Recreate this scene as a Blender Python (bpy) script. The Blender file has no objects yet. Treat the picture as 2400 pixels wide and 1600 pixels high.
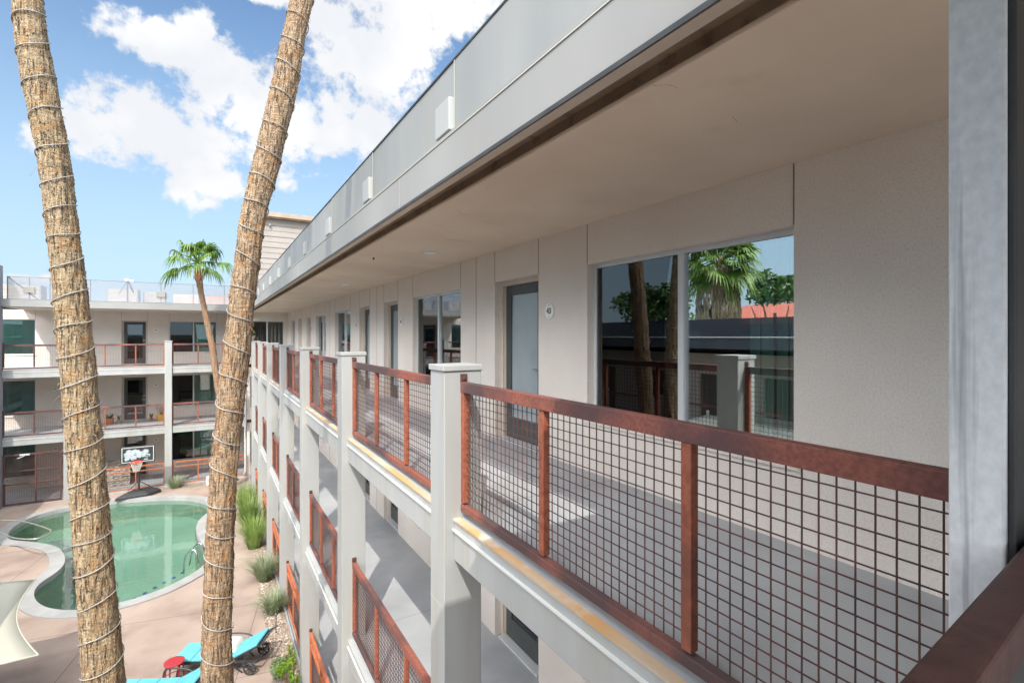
import bpy, math, random
from mathutils import Vector, noise as mnoise, geometry as mgeo
R = math.radians
random.seed(7)
SC = bpy.context.scene
COL = SC.collection

# ------------------------------------------------------------------ camera
YAW = 31.22
cam = bpy.data.objects.new('camera', bpy.data.cameras.new('camera'))
COL.objects.link(cam)
cam.location = (0, 0, 6.72)
cam.rotation_euler = (R(90), 0, R(-YAW))
cam.data.sensor_width = 36
cam.data.lens = 1165 / 2400 * 36
cam.data.shift_y = -13.5 / 2400
cam.data.clip_start = 0.02
cam.data.clip_end = 2000
SC.camera = cam
CY, SY = math.cos(R(YAW)), math.sin(R(YAW))

# ------------------------------------------------------------------ light
SC.view_settings.view_transform = 'Standard'
SC.view_settings.look = 'None'
SC.view_settings.exposure = 1.03
SC.view_settings.gamma = 1
LD = Vector((1, 1.66, -2.22)).normalized()
sun = bpy.data.objects.new('sun', bpy.data.lights.new('sun', 'SUN'))
COL.objects.link(sun)
sun.data.energy = 2.3
sun.data.angle = R(0.5)
sun.data.color = (1.0, 0.95, 0.87)
sun.rotation_euler = LD.to_track_quat('-Z', 'Y').to_euler()
EL = math.asin(-LD.z)

W = bpy.data.worlds.new('World')
SC.world = W
W.use_nodes = True
wt = W.node_tree
wt.nodes.clear()
def N(t, kind, **kw):
    n = t.nodes.new(kind)
    for k, v in kw.items():
        setattr(n, k, v)
    return n
def MATH(t, op, a, b=None, clamp=False):
    n = N(t, 'ShaderNodeMath', operation=op, use_clamp=clamp)
    for i, v in enumerate((a, b)):
        if v is None: continue
        if isinstance(v, (int, float)): n.inputs[i].default_value = v
        else: t.links.new(v, n.inputs[i])
    return n.outputs[0]
def VM(t, op, a, b=None):
    n = N(t, 'ShaderNodeVectorMath', operation=op)
    for i, v in enumerate((a, b)):
        if v is None: continue
        if isinstance(v, (tuple, Vector)): n.inputs[i].default_value = v
        else: t.links.new(v, n.inputs[i])
    return n
sky = N(wt, 'ShaderNodeTexSky', sky_type='NISHITA', sun_disc=False)
sky.sun_elevation = EL
sky.sun_rotation = math.atan2(-LD.x, -LD.y)
sky.air_density = 1.0; sky.dust_density = 0.0; sky.ozone_density = 2.2
tc = N(wt, 'ShaderNodeTexCoord')
dirn = VM(wt, 'NORMALIZE', tc.outputs['Generated']).outputs[0]
# cumulus clouds: (azimuth in degrees to the right of +Y, elevation, half width, half height)
CLOUDS = [(-8.6, 18.1, 3.8, 3.8), (-5.1, 18.6, 5.2, 5.0), (-1.6, 16.9, 4.3, 4.8), (1.1, 24.4, 5.1, 4.6), (4.4, 22.7, 5.8, 5.9), (8.0, 20.6, 6.2, 4.5), (12.3, 21.1, 6.8, 4.6), (-3.8, 25.6, 4.8, 2.1), (-0.9, 27.5, 2.3, 1.8), (0.8, 14.8, 4.3, 1.8), (6.4, 15.5, 2.2, 1.3), (-12.3, 16.2, 1.9, 1.8), (14.5, 28.0, 7.0, 4.6), (19.6, 31.1, 8.8, 6.3), (24.4, 33.2, 9.4, 5.2), (10.5, 30.9, 4.3, 3.1), (15.9, 26.3, 3.6, 2.1), (5.5, 31.5, 3.5, 1.0), (-12.4, 4.7, 3.3, 0.6),
          (34, 40, 10, 6), (-66, 24, 9, 3), (-92, 30, 22, 14), (-80, 52, 22, 14), (-38, 50, 14, 7), (-125, 25, 26, 16), (-118, 58, 24, 15), (-165, 40, 22, 14), (180, 62, 24, 14), (-150, 18, 18, 9),  # mostly unseen clouds, added behind and left to fill the walkway shade
          (-112, 30, 16, 6), (100, 30, 18, 7), (150, 35, 20, 9), (-160, 28, 18, 6), (60, 55, 16, 9)]
n1 = N(wt, 'ShaderNodeTexNoise'); n1.inputs['Scale'].default_value = 9; n1.inputs['Detail'].default_value = 9; n1.inputs['Roughness'].default_value = .58
mpn = N(wt, 'ShaderNodeMapping'); mpn.inputs['Location'].default_value = (2.3, .7, 5.1)
wt.links.new(dirn, mpn.inputs['Vector']); wt.links.new(mpn.outputs[0], n1.inputs['Vector'])
n1b = N(wt, 'ShaderNodeTexNoise'); n1b.inputs['Scale'].default_value = 34; n1b.inputs['Detail'].default_value = 7; n1b.inputs['Roughness'].default_value = .62
wt.links.new(dirn, n1b.inputs['Vector'])
field = None; low = None
for az, el, w_, h_ in CLOUDS:
    a, e = R(az), R(el)
    d0 = Vector((math.sin(a) * math.cos(e), math.cos(a) * math.cos(e), math.sin(e)))
    df = VM(wt, 'SUBTRACT', dirn, tuple(d0)).outputs[0]
    sc_ = VM(wt, 'MULTIPLY', df, (1 / math.sin(R(w_)), 1 / math.sin(R(w_)), 1 / (math.sin(R(h_)) * 1.05))).outputs[0]
    ln = VM(wt, 'LENGTH', sc_).outputs['Value']
    v = MATH(wt, 'SUBTRACT', 1.0, ln)
    field = v if field is None else MATH(wt, 'SMOOTH_MAX', field, v)
    if field.node.operation == 'SMOOTH_MAX': field.node.inputs[2].default_value = .12
nn = MATH(wt, 'MULTIPLY', MATH(wt, 'SUBTRACT', n1.outputs['Fac'], 0.5), 1.9)
nb = MATH(wt, 'MULTIPLY', MATH(wt, 'SUBTRACT', n1b.outputs['Fac'], 0.5), 1.5)
den = MATH(wt, 'SUBTRACT', MATH(wt, 'ADD', MATH(wt, 'ADD', field, nn), nb), .13)
mr = N(wt, 'ShaderNodeMapRange', interpolation_type='SMOOTHSTEP')
wt.links.new(den, mr.inputs['Value']); mr.inputs['From Min'].default_value = -0.02; mr.inputs['From Max'].default_value = 0.42
# noise paints soft grey shading into the white clouds
n2 = N(wt, 'ShaderNodeTexNoise'); n2.inputs['Scale'].default_value = 5.5; n2.inputs['Detail'].default_value = 6
mp = N(wt, 'ShaderNodeMapping'); mp.inputs['Location'].default_value = (3, 1, .35)
wt.links.new(dirn, mp.inputs['Vector']); wt.links.new(mp.outputs[0], n2.inputs['Vector'])
cr = N(wt, 'ShaderNodeValToRGB')
cr.color_ramp.elements[0].position = .40; cr.color_ramp.elements[0].color = (.82, .84, .88, 1)
cr.color_ramp.elements[1].position = .60; cr.color_ramp.elements[1].color = (1.0, 1.0, 1.0, 1)
wt.links.new(n2.outputs['Fac'], cr.inputs['Fac'])
bg1 = N(wt, 'ShaderNodeBackground'); bg1.inputs['Strength'].default_value = 0.10
bg2 = N(wt, 'ShaderNodeBackground'); 
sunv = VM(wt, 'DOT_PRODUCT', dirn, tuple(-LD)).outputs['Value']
glow = MATH(wt, 'ADD', MATH(wt, 'MULTIPLY', MATH(wt, 'POWER', MATH(wt, 'MAXIMUM', sunv, 0.0), 1.1), 9.5), 1.0)  # added boost to sunward clouds, raised to lift the shaded walkways
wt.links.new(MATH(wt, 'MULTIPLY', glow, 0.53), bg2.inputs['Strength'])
tint = N(wt, 'ShaderNodeMix', data_type='RGBA', blend_type='MULTIPLY'); tint.inputs['Factor'].default_value = 1
tint.inputs['B'].default_value = (.88, .98, 1.0, 1)
wt.links.new(sky.outputs[0], tint.inputs['A']); sz = N(wt, 'ShaderNodeSeparateXYZ'); wt.links.new(dirn, sz.inputs[0])
hz = N(wt, 'ShaderNodeMapRange', interpolation_type='SMOOTHSTEP'); hz.inputs['From Min'].default_value = .60; hz.inputs['From Max'].default_value = -.02; hz.inputs['To Max'].default_value = .92
wt.links.new(sz.outputs[2], hz.inputs['Value'])
hm_ = N(wt, 'ShaderNodeMix', data_type='RGBA'); wt.links.new(hz.outputs[0], hm_.inputs['Factor']); wt.links.new(tint.outputs['Result'], hm_.inputs['A'])
hm_.inputs['B'].default_value = (2.85, 3.85, 4.7, 1); wt.links.new(hm_.outputs['Result'], bg1.inputs['Color'])
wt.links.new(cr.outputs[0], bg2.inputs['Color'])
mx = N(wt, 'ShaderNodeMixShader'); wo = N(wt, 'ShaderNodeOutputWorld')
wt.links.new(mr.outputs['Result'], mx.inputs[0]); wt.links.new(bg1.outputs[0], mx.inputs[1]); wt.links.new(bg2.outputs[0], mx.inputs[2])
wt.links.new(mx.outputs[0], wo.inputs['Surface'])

# ------------------------------------------------------------------ materials
def mat(name, c1, c2=None, scale=4, rough=.7, bump=0, bscale=60, metal=0, stretch=(1, 1, 1), lo=.35, hi=.65, detail=6, c3=None, s3=1.2, t3=(.55, .7), st3=(1, 1, 1), spec=.5, bdist=.01, coord='Object'):
    m = bpy.data.materials.new(name); m.use_nodes = True
    t = m.node_tree; b = t.nodes['Principled BSDF']
    b.inputs['Roughness'].default_value = rough; b.inputs['Metallic'].default_value = metal
    b.inputs['Specular IOR Level'].default_value = spec
    c4 = lambda c: (c[0], c[1], c[2], 1)
    b.inputs['Base Color'].default_value = c4(c1)
    g = N(t, 'ShaderNodeNewGeometry') if coord == 'World' else N(t, 'ShaderNodeTexCoord')
    co = g.outputs['Position'] if coord == 'World' else g.outputs[coord]
    last = None
    def nz(sc, st, det=detail):
        mp = N(t, 'ShaderNodeMapping'); mp.inputs['Scale'].default_value = st
        t.links.new(co, mp.inputs['Vector'])
        n = N(t, 'ShaderNodeTexNoise'); n.inputs['Scale'].default_value = sc; n.inputs['Detail'].default_value = det
        t.links.new(mp.outputs[0], n.inputs['Vector']); return n.outputs['Fac']
    if c2:
        r = N(t, 'ShaderNodeValToRGB'); e = r.color_ramp.elements
        e[0].position = lo; e[0].color = c4(c1); e[1].position = hi; e[1].color = c4(c2)
        t.links.new(nz(scale, stretch), r.inputs['Fac']); last = r.outputs[0]
        if c3:
            x = N(t, 'ShaderNodeMix', data_type='RGBA')
            q = N(t, 'ShaderNodeMapRange'); q.inputs['From Min'].default_value = t3[0]; q.inputs['From Max'].default_value = t3[1]
            t.links.new(nz(s3, st3), q.inputs['Value']); t.links.new(q.outputs[0], x.inputs['Factor'])
            t.links.new(last, x.inputs['A']); x.inputs['B'].default_value = c4(c3); last = x.outputs['Result']
        t.links.new(last, b.inputs['Base Color'])
    if bump:
        bp = N(t, 'ShaderNodeBump'); bp.inputs['Strength'].default_value = bump; bp.inputs['Distance'].default_value = bdist
        t.links.new(nz(bscale, (1, 1, 1), 4), bp.inputs['Height']); t.links.new(bp.outputs[0], b.inputs['Normal'])
    return m

M = {}
M['stucco'] = mat('stucco', (.735, .66, .585), (.785, .715, .64), 1.6, .92, .7, 110, c3=(.56, .49, .425), s3=85, t3=(.42, 1.0), coord='World', bdist=.006)
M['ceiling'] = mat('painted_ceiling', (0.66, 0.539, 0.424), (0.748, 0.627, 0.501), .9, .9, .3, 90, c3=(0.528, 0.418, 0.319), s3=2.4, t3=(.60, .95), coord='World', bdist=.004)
M['joint'] = mat('joint', (.20, .17, .14), rough=.9)
M['trimtan'] = mat('tan_trim', (.55, .46, .38), (.60, .52, .44), 3, .8, coord='World')
M['brown'] = mat('brown_beam', (.20, .14, .095), (.27, .20, .14), 3, .85, .3, 60, c3=(.12, .08, .055), s3=9, t3=(.55, .75), coord='World')
M['white'] = mat('painted_metal', (0.334, 0.338, 0.327), (0.381, 0.385, 0.375), .9, .5, .05, 30, c3=(0.334, 0.318, 0.247), s3=3.0, t3=(.52, .84), stretch=(3, 3, .6), st3=(2.6, 2.6, .22), coord='World')
M['fascia'] = mat('fascia_metal', (0.253, 0.249, 0.237), (0.292, 0.288, 0.272), .6, .6, .04, 40, c3=(0.285, 0.275, 0.227), s3=1.6, t3=(.60, .9), stretch=(1, 2, .5), st3=(1, 2.2, .2), coord='World')
M['screen'] = mat('screen_panel', (0.224, 0.232, 0.228), (0.272, 0.276, 0.269), .8, .7, .04, 200, c3=(0.252, 0.245, 0.204), s3=1.4, t3=(.58, .9), stretch=(1, 2, .3), st3=(1, 2, .15), coord='World')
M['seam'] = mat('seam_metal', (0.4, 0.392, 0.344), rough=.5)
M['dark'] = mat('dark_metal', (.035, .037, .038), (.055, .056, .055), 5, .5)
M['rust'] = mat('rusted_steel', (.18, .057, .040), (.28, .092, .062), 60, .6, .6, 120, c3=(.075, .042, .042), s3=1.7, t3=(.40, .58), coord='World', bdist=.003)
M['rustup'] = mat('orange_brown_steel', (.21, .058, .030), (.33, .10, .052), 26, .65, .4, 90, c3=(.13, .045, .03), s3=1.7, t3=(.52, .70), coord='World', bdist=.003)
M['rustdark'] = mat('dark_rusted_steel', (0.075, 0.0338, 0.027), (0.128, 0.0562, 0.0435), 26, .55, .35, 90, c3=(0.075, 0.0338, 0.03), s3=5, t3=(.45, .68), coord='World', bdist=.003)  # also the shaded tone of the far wing's leftmost rails
M['rustor'] = mat('orange_rusted_steel', (.36, .10, .042), (.44, .14, .062), 8, .65, .25, 70, c3=(.34, .09, .04), s3=2.6, t3=(.5, .7), coord='World', bdist=.003)
M['wire'] = mat('wire_rust', (.05, .026, .022), (.12, .046, .034), 7, .65, coord='World')
M['stain'] = mat('rust_stained_edge', (0.459, 0.425, 0.34), (0.51, 0.281, 0.119), 1.5, .7, .2, 60, c3=(0.51, 0.51, 0.459), s3=3.5, t3=(.54, .72), lo=.30, hi=.60, stretch=(3, .8, 1), coord='World')
M['drip'] = mat('drip_edge', (0.6, 0.6, 0.57), rough=.5)
M['floor'] = mat('grey_floor', (0.336, 0.344, 0.357), (0.386, 0.395, 0.403), 1.0, .6, .08, 140, c3=(0.302, 0.311, 0.323), s3=1.3, t3=(.45, .68), coord='World')
M['alu'] = mat('aluminium', (.62, .63, .63), rough=.4, metal=.2)
M['doorleaf'] = mat('door_paint', (.055, .062, .060), (.07, .078, .076), 4, .45)
M['steel'] = mat('brushed_steel', (.30, .30, .27), (.38, .38, .34), 5, .35, metal=.5)
M['chrome'] = mat('chrome', (.7, .7, .7), rough=.2, metal=1)
M['interior'] = mat('room_interior', (.035, .034, .03), rough=.9)
M['blind'] = mat('teal_blind', (.32, .66, .58), (.38, .74, .66), 3, .6, coord='World')
M['blindg'] = mat('green_blind', (.28, .78, .46), (.34, .85, .54), 3, .6, coord='World')
M['paleblind'] = mat('pale_blind', (.60, .66, .68), (.66, .72, .74), 3, .6)
M['frosted'] = mat('frosted_pane', (0.257, 0.306, 0.325), (0.318, 0.367, 0.379), 2, .16, coord='World')
M['darkscreen'] = mat('insect_screen', (.045, .045, .038), (.06, .06, .05), 3, .8, coord='World')
M['galv'] = mat('galvanised_steel', (0.684, 0.684, 0.674), (0.821, 0.821, 0.811), 60, .6, .3, 300, stretch=(1, 1, .7), c3=(0.265, 0.269, 0.278), s3=3.2, t3=(.56, .72), st3=(9, 9, .30), lo=.3, hi=.7, coord='World', bdist=.002)
M['light'] = mat('lamp_lens', (.85, .84, .80), rough=.4)
M['siding'] = mat('siding', (0.297, 0.261, 0.231), (0.333, 0.297, 0.267), 1.2, .85, coord='World')
M['coping'] = mat('pool_coping', (0.266, 0.263, 0.252), (0.317, 0.313, 0.302), 2.2, .85, .25, 60, coord='World')
M['tile'] = mat('blue_tile', (.02, .08, .45))
M['gravel'] = mat('gravel', (0.16, 0.112, 0.08), (0.368, 0.296, 0.24), 34, .95, 1.0, 40, detail=2, lo=.38, hi=.62, coord='World', bdist=.03)
M['pylon'] = mat('grey_stucco', (.26, .26, .29), (.31, .31, .34), 1.5, .9, .3, 100, coord='World')
M['sail'] = mat('sail_fabric', (0.392, 0.38, 0.309), (0.416, 0.404, 0.338), 1.5, .85, .1, 200)
M['turq'] = mat('turquoise_cloth', (0.0915, 0.366, 0.422), (0.127, 0.408, 0.465), 3, .8, .15, 200)
M['black'] = mat('black_plastic', (.025, .026, .028), (.04, .041, .044), 8, .5)
M['red'] = mat('red_metal', (0.357, 0.0298, 0.034), rough=.4)
M['pillow'] = mat('white_cloth', (0.562, 0.547, 0.495), rough=.9)
M['rope'] = mat('light_rope', (0.236, 0.223, 0.205), (0.31, 0.298, 0.273), 8, .5)
M['terracotta'] = mat('terracotta', (.42, .14, .07), (.48, .18, .09), 8, .8)
M['yellow'] = mat('yellow_glaze', (.62, .30, .03), (.70, .38, .05), 6, .3)
M['stone'] = mat('stacked_stone', (0.425, 0.374, 0.315), (0.17, 0.136, 0.111), 7, .9, .8, 10, stretch=(1, 1, 3.5), detail=4, lo=.42, hi=.6, coord='World', bdist=.05)
M['beige'] = mat('beige_metal', (0.252, 0.242, 0.212), (0.282, 0.272, 0.242), 2, .6)
M['redroof'] = mat('red_tiles', (.42, .10, .06), (.50, .15, .10), 6, .8, .4, 20)
M['oppwall'] = mat('opposite_wall', (0.378, 0.333, 0.288), (0.423, 0.378, 0.333), 1, .9, coord='World')
M['bluegrey'] = mat('blue_grey_screen', (.06, .07, .085), (.08, .09, .105), 2, .7, coord='World')
M['carpaint'] = mat('car_paint', (.4, .42, .45), rough=.25, metal=.4)
def leafmat(name, a, b, c, tr=.35):
    m = mat(name, a, b, 3, .5, c3=c, s3=1.3, t3=(.45, .65), lo=.4, hi=.6, coord='World')
    t = m.node_tree; p = t.nodes['Principled BSDF']; out = t.nodes['Material Output']
    tl = N(t, 'ShaderNodeBsdfTranslucent'); ms = N(t, 'ShaderNodeMixShader'); ms.inputs[0].default_value = tr
    src = p.inputs['Base Color'].links[0].from_socket
    t.links.new(src, tl.inputs['Color']); t.links.new(p.outputs[0], ms.inputs[1]); t.links.new(tl.outputs[0], ms.inputs[2])
    t.links.new(ms.outputs[0], out.inputs['Surface']); return m
M['palmleaf'] = leafmat('palm_leaf', (0.105, 0.203, 0.03), (0.195, 0.315, 0.045), (0.06, 0.12, 0.0225))
M['deadleaf'] = leafmat('dead_frond', (.30, .24, .15), (.42, .35, .23), (.20, .15, .09), .2)
M['grass'] = leafmat('grass_blade', (.22, .32, .07), (.36, .48, .15), (.13, .21, .05))
M['grassgrey'] = leafmat('grey_grass_blade', (.24, .29, .15), (.36, .41, .26), (.14, .19, .08))
M['bush'] = leafmat('bush_leaf', (.20, .36, .02), (.32, .46, .04), (.09, .20, .02))
M['leafy'] = leafmat('tree_leaf', (.05, .12, .02), (.09, .19, .035), (.03, .07, .015), .2)

def trunkmat(name, base, light, orange, holes=1.0):
    m = bpy.data.materials.new(name); m.use_nodes = True
    t = m.node_tree; b = t.nodes['Principled BSDF']; b.inputs['Roughness'].default_value = .9
    tcx = N(t, 'ShaderNodeTexCoord')
    def nz(sc, st, det=5, rg=.6):
        mp = N(t, 'ShaderNodeMapping'); mp.inputs['Scale'].default_value = st
        t.links.new(tcx.outputs['Object'], mp.inputs['Vector'])
        n = N(t, 'ShaderNodeTexNoise'); n.inputs['Scale'].default_value = sc; n.inputs['Detail'].default_value = det; n.inputs['Roughness'].default_value = rg
        t.links.new(mp.outputs[0], n.inputs['Vector']); return n.outputs['Fac']
    def rng(v, a, c):
        q = N(t, 'ShaderNodeMapRange'); q.inputs['From Min'].default_value = a; q.inputs['From Max'].default_value = c
        t.links.new(v, q.inputs['Value']); return q.outputs[0]
    def mixc(f, a, c):
        x = N(t, 'ShaderNodeMix', data_type='RGBA'); t.links.new(f, x.inputs['Factor'])
        if isinstance(a, tuple): x.inputs['A'].default_value = a + (1,)
        else: t.links.new(a, x.inputs['A'])
        x.inputs['B'].default_value = c + (1,); return x.outputs['Result']
    fibre = nz(62, (1, 1, .13))
    c = mixc(rng(fibre, .38, .62), base, light)
    c = mixc(MATH(t, 'MULTIPLY', rng(nz(7, (1, 1, 1.3)), .50, .66), .85), c, orange)
    h = nz(26, (.5, .5, 1.9), 3)
    c = mixc(MATH(t, 'MULTIPLY', rng(h, .60, .70), .55), c, (.17, .115, .07))
    hole = nz(38, (1, 1, .40), 2, .5); crack = nz(52, (1, 1, .10), 3, .55)
    hm = MATH(t, 'MAXIMUM', rng(hole, .66, .70), MATH(t, 'MULTIPLY', rng(crack, .57, .66), .8))
    c = mixc(MATH(t, 'MULTIPLY', hm, .93 * holes), c, (.035, .024, .016))
    sp = N(t, 'ShaderNodeSeparateXYZ'); t.links.new(tcx.outputs['Object'], sp.inputs[0])
    ph = MATH(t, 'FRACT', MATH(t, 'ADD', MATH(t, 'DIVIDE', sp.outputs[2], .075), MATH(t, 'MULTIPLY', nz(5, (1, 1, 1.6), 3), 3.2)))
    ring = MATH(t, 'MULTIPLY', rng(ph, .80, .97), rng(nz(13, (1, 1, .8), 3), .40, .56))
    c = mixc(MATH(t, 'MULTIPLY', ring, .62), c, (.075, .05, .03))
    t.links.new(c, b.inputs['Base Color'])
    hh = MATH(t, 'SUBTRACT', MATH(t, 'ADD', fibre, MATH(t, 'MULTIPLY', h, -.6)), MATH(t, 'MULTIPLY', hm, .9))
    bp = N(t, 'ShaderNodeBump'); bp.inputs['Strength'].default_value = 1.0; bp.inputs['Distance'].default_value = .03
    t.links.new(hh, bp.inputs['Height']); t.links.new(bp.outputs[0], b.inputs['Normal'])
    return m
M['trunk1'] = trunkmat('palm_bark_pale', (0.228, 0.156, 0.0874), (0.456, 0.353, 0.217), (0.372, 0.201, 0.076))
M['trunk2'] = trunkmat('palm_bark_brown', (0.218, 0.14, 0.0819), (0.413, 0.3, 0.187), (0.343, 0.176, 0.0663), .85)
M['trunk3'] = trunkmat('palm_bark_reddish', (0.272, 0.16, 0.096), (0.384, 0.256, 0.16), (0.352, 0.152, 0.064), .3)

def deckmat():
    m = mat('stained_concrete', (.285, .215, .172), (.35, .272, .22), .8, .85, .25, 60, c3=(.22, .155, .125), s3=1.1, t3=(.48, .75), coord='World', bdist=.004)
    t = m.node_tree; b = t.nodes['Principled BSDF']
    src = b.inputs['Base Color'].links[0].from_socket
    g = N(t, 'ShaderNodeNewGeometry')
    mp = N(t, 'ShaderNodeMapping'); mp.inputs['Rotation'].default_value = (0, 0, R(12)); t.links.new(g.outputs['Position'], mp.inputs['Vector'])
    sp = N(t, 'ShaderNodeSeparateXYZ'); t.links.new(mp.outputs[0], sp.inputs[0])
    ls = []
    for o, per, off in ((sp.outputs[0], 3.3, 1.9), (sp.outputs[1], 2.9, .6)):
        mo = MATH(t, 'PINGPONG', MATH(t, 'ADD', o, off), per / 2)
        ls.append(MATH(t, 'LESS_THAN', mo, .010))
    ln = MATH(t, 'MULTIPLY', MATH(t, 'MAXIMUM', ls[0], ls[1]), .7)
    x = N(t, 'ShaderNodeMix', data_type='RGBA'); t.links.new(ln, x.inputs['Factor']); t.links.new(src, x.inputs['A'])
    x.inputs['B'].default_value = (.12, .085, .07, 1); t.links.new(x.outputs['Result'], b.inputs['Base Color'])
    return m
M['deck'] = deckmat()

def glassmat(name, refl, tint=(1, 1, 1), rough=0.0):
    m = bpy.data.materials.new(name); m.use_nodes = True; t = m.node_tree; t.nodes.clear()
    o = N(t, 'ShaderNodeOutputMaterial'); g = N(t, 'ShaderNodeBsdfGlossy'); g.inputs['Roughness'].default_value = rough
    g.inputs['Color'].default_value = (.95, .98, 1, 1)
    tr = N(t, 'ShaderNodeBsdfTransparent'); tr.inputs['Color'].default_value = tint + (1,)
    f = N(t, 'ShaderNodeFresnel'); f.inputs['IOR'].default_value = 1.5
    fa = MATH(t, 'ADD', f.outputs[0], refl, True)
    ms = N(t, 'ShaderNodeMixShader'); t.links.new(fa, ms.inputs[0]); t.links.new(tr.outputs[0], ms.inputs[1]); t.links.new(g.outputs[0], ms.inputs[2])
    t.links.new(ms.outputs[0], o.inputs['Surface']); return m
M['glass'] = glassmat('window_glass', .42, (.88, .93, .90))
M['glassclear'] = glassmat('clear_glass', .12, (.9, .95, .92))
M['glassdim'] = glassmat('screened_glass', .05, (.5, .5, .48))
M['glassfar'] = glassmat('far_window_glass', .08, (.75, .80, .78))

def watermat():
    m = bpy.data.materials.new('pool_water'); m.use_nodes = True; t = m.node_tree; t.nodes.clear()
    o = N(t, 'ShaderNodeOutputMaterial'); g = N(t, 'ShaderNodeBsdfGlossy'); g.inputs['Roughness'].default_value = .015
    tr = N(t, 'ShaderNodeBsdfTransparent'); tr.inputs['Color'].default_value = (.74, .93, .86, 1)
    f = N(t, 'ShaderNodeFresnel'); f.inputs['IOR'].default_value = 1.33
    g2 = N(t, 'ShaderNodeNewGeometry'); n = N(t, 'ShaderNodeTexNoise'); n.inputs['Scale'].default_value = 5; n.inputs['Detail'].default_value = 3
    t.links.new(g2.outputs['Position'], n.inputs['Vector'])
    bp = N(t, 'ShaderNodeBump'); bp.inputs['Strength'].default_value = .12; bp.inputs['Distance'].default_value = .02
    t.links.new(n.outputs['Fac'], bp.inputs['Height']); t.links.new(bp.outputs[0], g.inputs['Normal'])
    fa = MATH(t, 'ADD', f.outputs[0], .15, True)
    ms = N(t, 'ShaderNodeMixShader'); t.links.new(fa, ms.inputs[0]); t.links.new(tr.outputs[0], ms.inputs[1]); t.links.new(g.outputs[0], ms.inputs[2])
    t.links.new(ms.outputs[0], o.inputs['Surface']); return m
M['water'] = watermat()
M['basin'] = mat('pool_plaster', (.25, .325, .27), (.30, .38, .32), .5, .8, c3=(.34, .38, .28), s3=.35, t3=(.5, .7), coord='World')
def meshscreen():
    m = bpy.data.materials.new('fence_mesh'); m.use_nodes = True; t = m.node_tree; b = t.nodes['Principled BSDF']
    b.inputs['Base Color'].default_value = (.30, .32, .36, 1); b.inputs['Roughness'].default_value = .6
    tr = N(t, 'ShaderNodeBsdfTransparent'); ms = N(t, 'ShaderNodeMixShader'); ms.inputs[0].default_value = .36
    t.links.new(tr.outputs[0], ms.inputs[1]); t.links.new(b.outputs[0], ms.inputs[2])
    t.links.new(ms.outputs[0], t.nodes['Material Output'].inputs['Surface']); return m
M['meshscreen'] = meshscreen()
M['meshdark'] = meshscreen(); M['meshdark'].node_tree.nodes['Principled BSDF'].inputs['Base Color'].default_value = (.05, .06, .08, 1)
for q in M['meshdark'].node_tree.nodes:
    if q.type == 'MIX_SHADER': q.inputs[0].default_value = .8

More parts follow.
